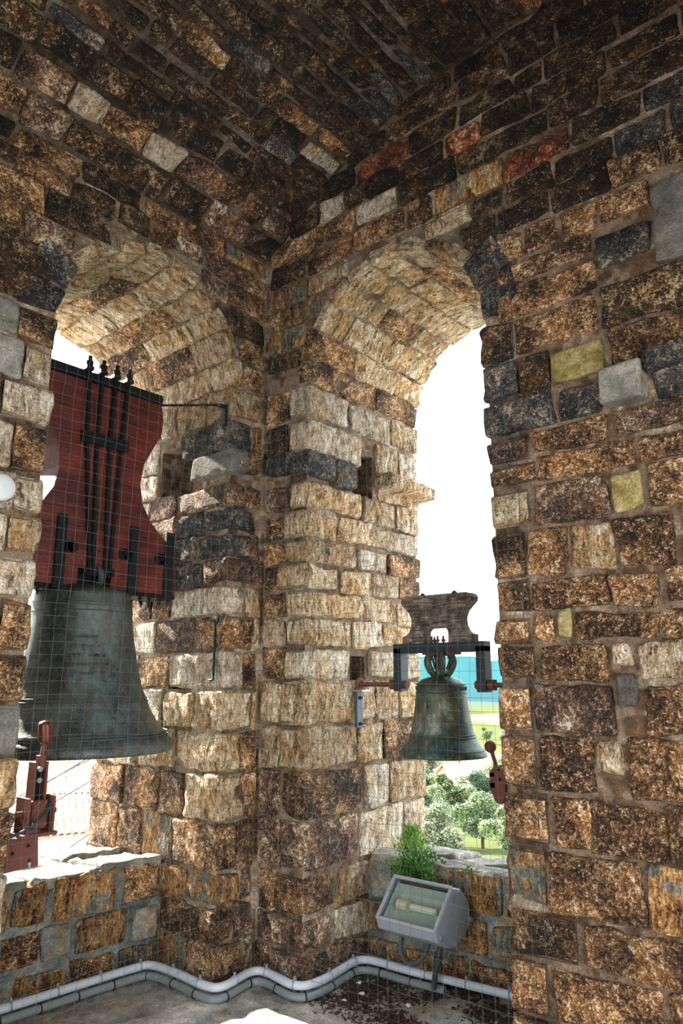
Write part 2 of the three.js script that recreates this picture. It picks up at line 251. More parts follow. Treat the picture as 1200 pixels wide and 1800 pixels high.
// quoins on the four arris lines: stones that show on the jamb and on the room's wall
function quoins(parent, map, courses, style, o = {}) {
  return courses.slice(0, -1).map((v0, c) => {
    const v1 = courses[c + 1], long = (c % 2) ^ (R() < 0.2 ? 1 : 0), len = long ? rand(0.34, 0.5) : rand(0.2, 0.3), thick = (long ? rand(0.1, 0.14) : rand(0.14, 0.2)) * (o.wide ?? 1);
    if (o.skip?.includes(c)) return { len: 0, thick: 0 };
    lay(parent, map, -rand(0.0, 0.012), len - 0.008, v0 + rand(0.004, 0.012), v1 - rand(0.004, 0.012), style(len / 2, (v0 + v1) / 2), { deep: thick, round: 0.018, amp: 0.016, jit: 0.006, proud: rand(-0.004, 0.01) });
    return { len, thick };
  });
}
const jambLow = (y) => (y < 1.0 ? mix(['purple', 3], ['brown', 3], ['rust', 1.4], ['tan', 1]) : null);
const jambStyleL = (u, y) => (y < 0.75 ? mix(['brown', 3], ['rust', 3], ['purple', 1]) : y < 1.2 ? mix(['brown', 3], ['tan', 2], ['purple', 1]) : y < 1.42 ? mix(['tan', 2], ['pale', 2]) : y < 1.95 ? mix(['brown', 2], ['pale', 2], ['purple', 1]) : y < 2.95 ? (u < 0.75 ? mix(['slate', 5], ['purple', 2]) : mix(['pale', 2], ['slate', 1])) : mix(['tan', 4], ['brown', 2], ['slate', u > 0.5 ? 2 : 0.2]));
const jambStyleR = (u, y) => jambLow(y) && u < 0.45 ? jambLow(y) : y < 1 ? mix(['pale', 3], ['brown', 1.5], ['tan', 1]) : y < 2.6 ? mix(['tan', 5], ['pale', u > 0.4 ? 4 : 1], ['brown', 0.6]) : mix(['pale', 3], ['tan', 3], ['brown', 0.5]);
const soffitStyle = () => mix(['tan', 5], ['brown', 1.1]);
const holesL = [[0.335, 0.68, 2.5, 2.85], [0.3, 0.5, 1.39, 1.595]], holesR = [[0.395, 0.615, 2.53, 2.82], [0.37, 0.525, 1.44, 1.595]];
const qL = quoins(wallLeft, F.leftJamb, CL, jambStyleL, { skip: [IMPOST] });
fill(wallLeft, F.leftJamb, CL, (y, c) => (c === IMPOST ? [[0.34, TL]] : [[qL[c].len, TL]]), jambStyleL, { taken: holesL, len: [0.22, 0.42], swap: false });
const qR = quoins(wallRight, F.rightJamb, CR, jambStyleR, { skip: [IMPOST], wide: 1.2 });
fill(wallRight, F.rightJamb, CR, (y, c) => (c === IMPOST ? [[0.63, TR]] : [[qR[c].len, TR]]), jambStyleR, { taken: holesR, len: [0.24, 0.44], gap: 0.013 });
const pierStyle = (u, y) => (y > 3.2 ? mix(['brown', 3], ['purple', 2], ['slate', 1]) : mix(['brown', 5], ['pale', 2.2], ['grey', 1], ['tan', 1]));
const qP = quoins(wallLeft, F.leftFar, CP, pierStyle, { wide: 1.1 });
fill(wallLeft, F.leftFar, CP, (y, c) => [[qP[c].len, TL]], pierStyle, { len: [0.3, 0.5] });
const rightStyle = (u, y) => (y > 3.9 ? mix(['sootShade', 4], [['sootShade', 0.6], 5], ['brown', 0.3], ['brick', 0.3]) : y < 0.9 ? mix(['brown', 5], ['rust', 1.5], ['purple', 1]) : y < 2.55 ? mix(['brown', 6], ['purple', 1.2], ['tan', 0.5]) : y < 3.5 ? mix(['brown', 4], ['sootShade', 2], ['slate', 0.8], ['rust', 1]) : mix(['sootShade', 6], ['brown', 1], ['brick', 0.5], ['slate', 0.6]));  // high courses: dark tones carry soot and shade together
const qW = quoins(wallRight, F.rightFar, CW.slice(0, 18), rightStyle, { wide: 1.4, skip: [14] });
fill(wallRight, F.rightFar, CW.slice(0, 18), (y, c) => [[qW[c].len, TR]], rightStyle, { len: [0.5, 0.8] });
// faces of the corner pier, either side of the room's inner corner
const cornerStyle = (u, y) => (y < 1.0 ? mix(['purple', 4], ['brown', 2]) : y < 1.5 ? mix(['tan', 3], ['brown', 1]) : y < 2.6 ? mix(['brown', 3], ['purple', 2], ['tan', 1]) : mix(['brown', 3], ['sootShade', 1.2], ['rust', 1]));
fill(wallLeft, F.left, CL, (y, c) => [[0.012, c === IMPOST ? 0 : LA.c - LA.r - qL[c].thick - 0.012]], cornerStyle, { len: [0.2, 0.3], gap: 0.012 });
fill(wallRight, F.right, CR, (y, c) => [[0.012, c === IMPOST ? 0 : RA.c - RA.r - qR[c].thick - 0.012]], cornerStyle, { len: [0.2, 0.34], gap: 0.012 });
// left pier beyond the arch
fill(wallLeft, F.left, CP, (y, c) => [[LA.c + LA.r + qP[c].thick + 0.012, 2.5]], pierStyle, { len: [0.2, 0.4] });
// right wall: the stones that stand out are set first
const special = [
  [1.805, 2.065, 2.690, 2.855, ['ochre', 1.0], { proud: 0.012, amp: 0.006 }], [2.045, 2.225, 2.545, 2.705, ['grey', 0.85], { proud: 0.07, amp: 0.004, round: 0.012, deep: 0.07 }], [1.840, 2.035, 2.530, 2.675, ['slate', 1], { proud: 0.012 }],
  [2.025, 2.175, 2.095, 2.265, ['ochre', 1.12], { proud: 0.008, amp: 0.008 }], [1.760, 1.840, 1.605, 1.745, ['ochre', 1], { round: 0.03, amp: 0.006, proud: 0.008 }], [1.980, 2.070, 1.490, 1.600, ['pale', 1.12], { round: 0.04, amp: 0.006, proud: 0.014 }], [1.990, 2.095, 1.340, 1.485, ['grey', 0.6], { round: 0.045, proud: 0.03 }],
  [1.885, 2.010, 1.095, 1.230, ['tan', 0.86], { round: 0.05, amp: 0.004, proud: 0.014 }], [2.225, 2.525, 2.645, 2.745, ['slate', 0.8], { proud: 0.06, deep: 0.07 }], [2.055, 2.285, 3.175, 3.315, ['slate', 0.72], { proud: 0.015 }], [2.295, 2.545, 3.075, 3.455, ['grey', 0.6], { proud: 0.03 }],
];
for (const [u0, u1, v0, v1, st, o] of special) lay(wallRight, F.right, u0 + 0.008, u1 - 0.008, v0 + 0.006, v1 - 0.006, st, o);
lay(wallRight, F.right, 1.475, 1.815, 2.53, 2.68, ['slate', 0.88], { proud: 0.012, deep: 0.2, amp: 0.01 });
const ringR = RA.r + 0.09, ringL = LA.r + 0.09;
fill(wallRight, F.right, CW.slice(0, 15), (y, c) => [[RA.c + RA.r + (c === 14 ? 0.325 : qW[c].thick) + 0.012, 2.75]], rightStyle, { taken: special, len: [0.2, 0.44], gap: 0.016 });
fill(wallRight, F.right, CW.slice(14, 19), (y, c) => { const e = RA.c + Math.sqrt(Math.max(0, ringR ** 2 - Math.max(0, y - SPRING) ** 2)); return [[c === 0 ? 1.825 : y < SPRING ? RA.c + RA.r + qW[14 + c].thick + 0.012 : e, 2.75]]; }, rightStyle, { taken: special, len: [0.2, 0.4], gap: 0.013 });
fill(wallRight, F.right, CW.slice(18), (y) => {
  const out = [], h = y - SPRING, e = h < ringR ? Math.sqrt(ringR ** 2 - h * h) : 0; let x0 = 0.012, x1 = 2.9;
  if (y > 4.0) { while (x0 < 1.7 && arcY(x0) < y - 0.03) x0 += 0.01; while (x1 > 1.7 && arcY(x1) < y - 0.03) x1 -= 0.01; if (x1 - x0 < 0.1) return []; }
  if (e > 0) out.push([x0, RA.c - e], [RA.c + e, x1]); else out.push([x0, x1]);
  return out.filter(([p, q]) => q - p > 0.05);
}, (u, y) => (y < 3.9 && u < 1.45 ? mix(['brown', 3], ['rust', 2], ['tan', 1.2], ['sootShade', 1]) : y < 4.25 && u < 0.9 ? mix(['brown', 3], ['pale', 1], ['brick', 1], ['sootShade', 1]) : rightStyle(u, y)), { taken: special, len: [0.2, 0.38], gap: 0.016 });
// left wall over its arch up to the vault
fill(wallLeft, F.left, [3.12, 3.28, 3.44, 3.6, 3.76, 3.88, 4.0], (y) => {
  const h = y - SPRING, e = h < ringL ? Math.sqrt(ringL ** 2 - h * h) : 0;
  return e > 0 ? [[0.012, LA.c - e], [LA.c + e, 2.5]] : [[0.012, 2.5]];
}, (u, y) => mix(['brown', 4], ['sootShade', 2], ['purple', 1.5], ['rust', u < 0.5 ? 1.5 : 0]), { len: [0.2, 0.36], gap: 0.016 });
// arch rings and soffits
function archStones(parent, map, r, depth, style, front) {
  const n = 11, S = Math.PI * r, cuts = [...Array(n + 1)].map((_, i) => (S * (i + (i && i < n ? rand(-0.15, 0.15) : 0))) / n);
  for (let i = 0; i < n; i++) {
    const len = i % 2 ? rand(0.3, 0.42) : rand(0.2, 0.28), thick = front(i, n) ? 0.2 : rand(0.05, 0.085), st = front(i, n) ?? mix(['tan', 3], ['brown', 2]);
    lay(parent, map, -rand(0, 0.01), len - 0.006, cuts[i] + 0.005, cuts[i + 1] - 0.005, st, { deep: thick, amp: 0.016, round: 0.016, proud: rand(-0.004, 0.006), jit: 0.004, cell: 0.055 });
    const m = 2; let u = len; for (let k = 0; k < m; k++) { const e = k === m - 1 ? depth - rand(0, 0.02) : u + ((depth - u) / (m - k)) * rand(0.8, 1.2); lay(parent, map, u + 0.002, e - 0.002, cuts[i] + 0.002, cuts[i + 1] - 0.002, style(), { amp: 0.02, round: 0.014, jit: 0.004, proud: rand(-0.004, 0.008), cell: 0.055 }); u = e; }
  }
}
archStones(wallLeft, F.leftSoffit, LA.r, TL, soffitStyle, (i) => (i > 8 ? 'slate' : null));
archStones(wallRight, F.rightSoffit, RA.r, TR, soffitStyle, (i) => (i === 9 || i === 10 ? ['slate', 0.72] : null));
// projecting impost slabs round the corner pier and on the jambs
{
  const im = (parent, map, u0, u1, v0, v1, st, o) => lay(parent, map, u0, u1, v0, v1, st, { round: 0.014, amp: 0.01, jit: 0.01, cell: 0.05, ...o });
  im(wallRight, F.right, 0.06, 0.27, 2.6, 2.72, ['slate', 0.88], { proud: 0.05, deep: 0.06 });
  im(wallRight, F.rightJamb, -0.05, 0.2, 2.575, 2.705, ['slate', 1], { proud: 0.05, deep: 0.08 });
  im(wallRight, F.rightJamb, 0.21, 0.39, 2.55, 2.7, ['slate', 0.88], { proud: 0.05, deep: 0.08 });
  im(wallRight, F.rightJamb, 0.62, 1.14, 2.6, 2.7, ['tan', 0.88], { proud: 0.12, deep: 0.06, amp: 0.016, round: 0.03 });
  im(wallLeft, F.left, 0.06, 0.24, 2.61, 2.73, ['brown', 0.72], { proud: 0.05, deep: 0.06 });
  im(wallLeft, F.leftJamb, -0.05, 0.31, 2.58, 2.725, ['grey', 0.72], { proud: 0.035, deep: 0.08, amp: 0.004 });
}
// the vault, course by course; soot and dimness deepen its colours towards the crown
{
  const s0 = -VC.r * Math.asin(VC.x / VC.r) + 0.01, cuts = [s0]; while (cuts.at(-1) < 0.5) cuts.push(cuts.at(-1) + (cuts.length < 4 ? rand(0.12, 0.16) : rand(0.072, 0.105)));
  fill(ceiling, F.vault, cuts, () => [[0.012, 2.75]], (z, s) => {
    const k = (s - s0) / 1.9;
    return k < 0.2 ? mix(['pale', 0.8], ['brown', 2.6], ['purple', 1.6], ['sootShade', 1.6], ['brick', 0.3]) : k < 0.5 ? mix(['sootShade', 4], [['sootShade', 0.8], 3], ['brown', 0.8], ['pale', z < 0.8 ? 0.7 : 0.25], ['slate', 1.8], ['brick', 0.45]) : mix([['sootShade', 0.6], 8], [['slate', 0.74], 1], ['brick', 0.7], [['brown', 0.6], 0.6]);
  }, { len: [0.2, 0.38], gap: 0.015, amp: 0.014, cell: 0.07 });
}
// parapets that close the foot of each arch
function parapet(name, label, P0, P1, back, axis, hTop, styles, cap) {
  const g = tag(base(name), label, null, null, 'structure'), dir = V(P1[0] - P0[0], 0, P1[1] - P0[1]), L = dir.length(); dir.normalize();
  const nrm = axis === 'x' ? V(-dir.z, 0, dir.x) : V(-dir.z, 0, dir.x); if ((axis === 'x' && nrm.x < 0) || (axis === 'z' && nrm.z < 0)) nrm.negate();
  const map = (u, v, w) => V(P0[0], 0, P0[1]).addScaledVector(dir, u).addScaledVector(nrm, w).add(V(0, v, 0));
  const sh = new THREE.Shape(), B0 = axis === 'x' ? [back, P0[1]] : [P0[0], back], B1 = axis === 'x' ? [back, P1[1]] : [P1[0], back], off = nrm.clone().multiplyScalar(-0.012);
  [[P0[0] + off.x, P0[1] + off.z], [P1[0] + off.x, P1[1] + off.z], B1, B0].forEach((p, i) => sh[i ? 'lineTo' : 'moveTo'](p[0], -p[1])); sh.closePath();
  part(g, 'mortar', boxUV(new THREE.ExtrudeGeometry(sh, { depth: hTop - 0.06 + 0.3, bevelEnabled: false }).rotateX(-Math.PI / 2).translate(0, -0.3, 0)), stoneMat('cement', 0.8));
  fill(g, map, [0, hTop * 0.25, hTop * 0.6, hTop - 0.012], () => [[0.01, L - 0.01]], styles, { len: [0.2, 0.34], gap: 0.03, amp: 0.012 });
  const depthOf = (u) => { const p = map(u, 0, 0); return (axis === 'x' ? p.x : p.z) - back; };
  for (const [a, b] of [[0, 0.34], [0.34, 0.66], [0.66, 1]]) for (const [d0, d1] of [[0, 0.5], [0.5, 1]]) { // bedding slabs on top, laid flat
    const u0 = a * L + 0.006, u1 = b * L - 0.006, D = depthOf((u0 + u1) / 2), t = hTop;
    lay(g, (u, v, w) => map(u, t + w - 0.05 * ((-v) / D), 0).add(axis === 'x' ? V(v, 0, 0) : V(0, 0, v)), u0, u1, -d1 * D + 0.006, -d0 * D - 0.004, [cap, pick(TINTS)], { proud: rand(-0.008, 0.014), deep: 0.075, amp: 0.022, round: 0.014, cell: 0.05 });
  }
  return g;
}
parapet('parapet_wall', 'low rust coloured stone parapet below the big bell', [-0.446, 0.262], [-0.5, 1.338], -1.17, 'x', 0.53, () => mix(['rust', 4], ['cement', 1.6], ['brown', 1.2]), 'grey');
parapet('parapet_wall', 'low orange stone parapet behind the floodlight', [0.352, -0.497], [1.488, -0.6], -1.05, 'z', 0.53, () => mix(['rust', 4], ['cement', 1], ['brown', 1]), 'grey');
// the floor: cast slabs with an open joint
{
  const floor = tag(base('floor'), 'worn grey concrete floor with dirt along the wall', null, null, 'structure');
  const slab = (pts, y, mat) => { const s = new THREE.Shape(); pts.forEach((p, i) => s[i ? 'lineTo' : 'moveTo'](p[0], -p[1])); s.closePath(); return part(floor, 'slab', boxUV(new THREE.ExtrudeGeometry(s, { depth: 0.12, bevelEnabled: true, bevelSize: 0.004, bevelThickness: 0.004, bevelSegments: 1 }).rotateX(-Math.PI / 2).translate(0, y - 0.124, 0)), mat); };
  slab([[-1.2, 0.2], [0.075, 0.2], [0.07, 0.325], [0.055, 0.455], [0.028, 0.696], [-0.008, 0.8], [-0.06, 1.15], [-0.12, 1.5], [-1.2, 1.5]], -0.004, stoneMat('concrete', 1.4));
  slab([[-0.02, -1.1], [1.55, -1.1], [1.55, -0.1], [4.4, -0.1], [4.4, 4.4], [-0.2, 4.4], [-0.11, 1.5], [-0.05, 1.15], [0.002, 0.8], [0.038, 0.696], [0.065, 0.455], [0.08, 0.325], [0.085, 0.2], [0.085, 0.0]], 0, stoneMat('concrete', 1.7));
  part(floor, 'footing', boxUV(new THREE.BoxGeometry(6, 0.3, 6).translate(1.6, -0.29, 1.6)), stoneMat('cement', 0.6));
}
//@@BEGIN@@
// ---------------------------------------------------------------- the big bell with its red headstock
const bronzeTex = paint(1 / 0.9, (i, x, y) => {
  const c = ramp(P(0x29302f, 0x3f4949, 0x535d5d, 0x646b69, 0x767a75, 0x90938a), clamp(field.soft[i], 0, 1)), g = clamp((L9[i] * 0.5 + L36[i] * 0.3 + L140[i] * 0.2 - 0.52) * 5, 0, 1) * 0.28, b = clamp((L18[(i + 333) % NN] * 0.6 + S20[i] * 0.4 - 0.6) * 5, 0, 1) * 0.3, w = L280[i] > 0.95 ? 0.5 : 0;
  return [lerp(lerp(lerp(c[0], 62, g), 84, b), 190, w), lerp(lerp(lerp(c[1], 104, g), 66, b), 200, w), lerp(lerp(lerp(c[2], 108, g), 44, b), 195, w)];
});
const greenBronzeTex = paint(1 / 0.5, (i) => {
  const c = ramp(P(0x1a2624, 0x2d3b38, 0x43524c, 0x5a655a, 0x767a68, 0x9c9f8c), clamp(field.soft[i], 0, 1)), g = clamp((S20[i] * 0.35 + L18[i] * 0.4 + L72[i] * 0.25 - 0.5) * 6, 0, 1) * 0.55, b = clamp((L9[(i + 777) % NN] * 0.6 + S20[i] * 0.4 - 0.55) * 5, 0, 1) * 0.45;
  return [lerp(lerp(c[0], 52, g), 86, b), lerp(lerp(c[1], 112, g), 62, b), lerp(lerp(c[2], 104, g), 36, b)];
});
const bronze = new THREE.MeshStandardMaterial({ map: bronzeTex, roughness: 0.5, metalness: 0.45, bumpMap: BUMP.soft, bumpScale: 0.0015 });
const greenBronze = new THREE.MeshStandardMaterial({ map: greenBronzeTex, roughness: 0.5, metalness: 0.4, bumpMap: BUMP.soft, bumpScale: 0.0015 });
function latheUV(pts, seg, size) { const g = new THREE.LatheGeometry(pts.map((p) => new THREE.Vector2(p[0], p[1])), seg), uv = g.attributes.uv, len = [0]; for (let i = 1; i < pts.length; i++) len.push(len[i - 1] + Math.hypot(pts[i][0] - pts[i - 1][0], pts[i][1] - pts[i - 1][1])); for (let i = 0; i < uv.count; i++) uv.setXY(i, uv.getX(i) * size, len[i % pts.length]); return g; }
function bellProfile(outer, wall) { // closed section: outside from the crown down, lip, inside back up
  const inner = outer.slice(2).reverse().map(([r, y]) => [Math.max(0.01, r - wall), y + (y < outer.at(-1)[1] + 0.04 ? 0.0 : -wall * 0.2)]);
  return [[0.001, outer[0][1]], ...outer, ...inner, [0.001, outer[1][1] - wall]].reverse();
}
function smoothProfile(pts, n) { const c = new THREE.CatmullRomCurve3(pts.map(([r, y]) => V(r, y, 0)), false, 'centripetal'); return c.getPoints(n).map((p) => [p.x, p.y]); }
{
  const A = { x: -0.55, z: 0.785 }, t = base('church_bell', [A.x, 1.097, A.z]);
  tag(t, 'large dark bronze bell hanging from a red wooden headstock in the left arch', 'bell');
  const body = smoothProfile([[0.246, 0.79], [0.256, 0.72], [0.27, 0.61], [0.287, 0.51], [0.308, 0.41], [0.335, 0.31], [0.37, 0.225], [0.415, 0.15], [0.462, 0.09], [0.506, 0.045]], 40);
  const ridged = body.map(([r, y]) => { let e = 0; for (const q of [0.742, 0.727, 0.70, 0.268, 0.25, 0.235, 0.10, 0.085]) if (Math.abs(y - q) < 0.008) e = 0.004; return [r + e, y]; });
  const prof = bellProfile([[0.06, 0.845], [0.13, 0.842], [0.185, 0.832], [0.222, 0.815], [0.24, 0.803], ...ridged, [0.513, 0.03], [0.514, 0.012], [0.506, 0.0]], 0.035);
  part(t, 'bell_body', latheUV(prof, 72, 2.4), bronze);
  const bands = []; for (const [r, y] of [[0.2545, 0.742], [0.2565, 0.727], [0.2605, 0.7], [0.359, 0.262], [0.367, 0.246], [0.472, 0.094], [0.481, 0.08]]) bands.push(new THREE.TorusGeometry(r, 0.0035, 6, 72).rotateX(Math.PI / 2).translate(0, y, 0));
  part(t, 'moulding_band', bands, bronze, 'thin raised rings round the bell');
  // five worn lines of raised lettering, too worn to read, cast on the waist facing the room
  const rowsR = rng(9), strokes = [], rAt = (y) => { for (let i = 1; i < body.length; i++) if (body[i][1] <= y) return body[i][0] + 0.0005; return 0.3; };
  const face = Math.atan2(EYE.x - A.x, EYE.z - A.z);
  [[0.565, -0.3, 0.32], [0.518, -0.36, 0.36], [0.472, -0.4, 0.44], [0.428, -0.44, 0.5], [0.384, -0.46, 0.28]].forEach(([y, a0, a1]) => {
    for (let a = a0; a < a1; a += 0.038) {
      if (rowsR() < 0.13) { a += 0.02; continue; }
      const r = rAt(y), th = face + a, put = (w, h, dx, dy) => strokes.push(new THREE.BoxGeometry(w, h, 0.004).translate(dx, dy, r).rotateY(th).translate(0, y, 0));
      put(0.0022, 0.015, -0.003, 0); if (rowsR() < 0.6) put(0.0022, 0.015, 0.003, 0); if (rowsR() < 0.7) put(0.007, 0.0022, 0, pick([-0.006, 0, 0.006])); 
    }
  });
  part(t, 'inscription', strokes, bronze, 'five worn lines of raised lettering');
  const loops = []; for (let k = 0; k < 4; k++) { const a = k * Math.PI / 2 + 0.2; loops.push(tube([[0.1, 0.83, 0], [0.125, 0.89, 0], [0.09, 0.945, 0], [0.03, 0.95, 0]], 0.019, 14, 8).rotateY(a)); }
  loops.push(new THREE.CylinderGeometry(0.032, 0.04, 0.13, 12).translate(0, 0.9, 0));
  part(t, 'crown', loops, bronze);
  part(t, 'clapper', [rod([0, 0.8, 0], [0, 0.16, 0], 0.014), ball(0, 0.1, 0, 0.055, 1, 1.2, 1)], M.blackIron);
  // headstock of stacked red planks; its outline narrows to a waist
  const Y0 = 1.115, half = [[0.83, 0.52], [1.146, 0.5], [1.148, 0.43], [1.171, 0.4], [1.245, 0.324], [1.336, 0.268], [1.45, 0.245], [1.573, 0.263], [1.672, 0.315], [1.773, 0.369], [1.864, 0.378], [1.99, 0.352]];
  const hw = (y) => { for (let i = 1; i < half.length; i++) if (y <= half[i][0]) return lerp(half[i - 1][1], half[i][1], (y - half[i - 1][0]) / (half[i][0] - half[i - 1][0])); return half.at(-1)[1]; };
  const woodTex = paint(1 / 0.8, (i, x, y) => { const v = 0.5 + 1.1 * (0.35 * (S150[x * N + y] - 0.5) + 0.35 * (S20[x * N + ((y * 4) & MASK)] - 0.5) + 0.35 * (L9[i] - 0.5)); return ramp(P(0x2c0f0d, 0x481915, 0x5c221c, 0x6b2a23, 0x7a342b, 0x8d4a40), clamp(v, 0, 1)); });
  const wood = [0.72, 0.85, 1.0, 1.12].map((k) => { const m = new THREE.MeshStandardMaterial({ map: woodTex, roughness: 0.62, bumpMap: BUMP.soft, bumpScale: 0.001 }); m.color.setScalar(k); return m; });
  const HX = 0.1, DX = 0.3; // front face and thickness, from the bell's axis
  let y = 0.83, n = 0; const cuts = [0.83, 0.93, 1.03, 1.09, 1.147, 1.235, 1.33, 1.42, 1.51, 1.6, 1.69, 1.78, 1.87, 1.96];
  for (let i = 1; i < cuts.length; i++) {
    const a = cuts[i - 1] + 0.0015, b = cuts[i] - 0.0015, sides = a < 0.92 ? [[-1, -0.1], [0.1, 1]] : [[-1, 1]];
    for (const [s0, s1] of sides) {
      const sh = new THREE.Shape(), M2 = 6, pt = (s, yy) => (Math.abs(s) === 1 ? s * hw(yy) : s);
      for (let k = 0; k <= M2; k++) { const yy = lerp(a, b, k / M2); sh[k ? 'lineTo' : 'moveTo'](-pt(s1, yy), yy); } for (let k = M2; k >= 0; k--) { const yy = lerp(a, b, k / M2); sh.lineTo(-pt(s0, yy), yy); } sh.closePath();
      const g = new THREE.ExtrudeGeometry(sh, { depth: DX - 0.004, bevelEnabled: true, bevelSize: 0.0015, bevelThickness: 0.002, bevelSegments: 1 }).rotateY(Math.PI / 2).translate(HX - DX, 0, 0); 
      const u = g.attributes.uv; for (let k = 0; k < u.count; k++) u.setXY(k, u.getX(k) + n * 0.37, u.getY(k) + n * 0.21); n++;
      part(t, 'plank', g, wood[(n * 7 + (n >> 1)) % 4]);
    }
  }
  part(t, 'added_notch_block', box(0.13, 0.14, 0.21, -0.02, 0.88, 0), M.blackIron, 'added dark block filling the notch above the crown against bright sky');  // added dark block keeps the sky from showing through the notch
  part(t, 'top_plate', box(0.32, 0.05, 0.72, -0.05, 1.99, 0), M.blackIron, 'black iron strap over the top of the headstock');
  const fx = HX + 0.016;
  for (const [z0, z1, z2] of [[0.135, 0.117, 0.043], [0.05, 0.056, 0.021], [-0.035, -0.023, -0.05], [-0.118, -0.095, -0.077]]) {
    part(t, 'tie_rod', [rod([fx, 2.1, z0], [fx, 1.63, z1], 0.0115, 8), rod([fx, 1.63, z1], [fx, 0.93, z2], 0.0105, 8)], M.blackIron);
    part(t, 'tie_bolt', [box(0.2, 0.022, 0.045, 0.03, 2.03, z0), bolt(fx, 2.055, z0, 'y', 0.021, 0.03)], M.blackIron);
    part(t, 'eye', [new THREE.TorusGeometry(0.021, 0.009, 8, 14).rotateY(Math.PI / 2).translate(fx, 0.915, z2)], M.blackIron);
  }
  part(t, 'clamp_bar', [box(0.014, 0.066, 0.285, fx + 0.012, 1.635, 0.01), bolt(fx + 0.022, 1.635, 0.125, 'x'), bolt(fx + 0.022, 1.635, -0.105, 'x')], M.blackIron);
  for (const [z, e] of [[0.212, -1], [-0.222, 1], [0.46, -1], [-0.46, 1]]) part(t, 'side_strap', [box(0.02, 0.385, 0.055, HX + 0.009, 1.0, z), box(0.02, 0.06, 0.05, HX + 0.009, 1.03, z + e * 0.04), new THREE.CylinderGeometry(0.03, 0.03, 0.02, 14).rotateZ(Math.PI / 2).translate(HX + 0.009, 1.03, z + e * 0.064), bolt(HX + 0.026, 1.03, z + e * 0.064, 'x', 0.014, 0.02)], M.blackIron);
  for (const s of [-1, 1]) {
    part(t, 'bearing_plate', [box(0.24, 0.022, 0.26, -0.01, 0.818, s * 0.385), ...[0.3, 0.36, 0.43, 0.48].map((q) => bolt(HX - 0.02, 0.8, s * q, 'y', 0.011, 0.03)), ...[0.3, 0.36, 0.43, 0.48].map((q) => bolt(-0.1, 0.8, s * q, 'y', 0.011, 0.03))], M.blackIron);
    part(t, 'axle', [rod([0, 0.87, s * 0.5], [0, 0.87, s * 0.575], 0.028, 14)], M.blackIron);
  }
}
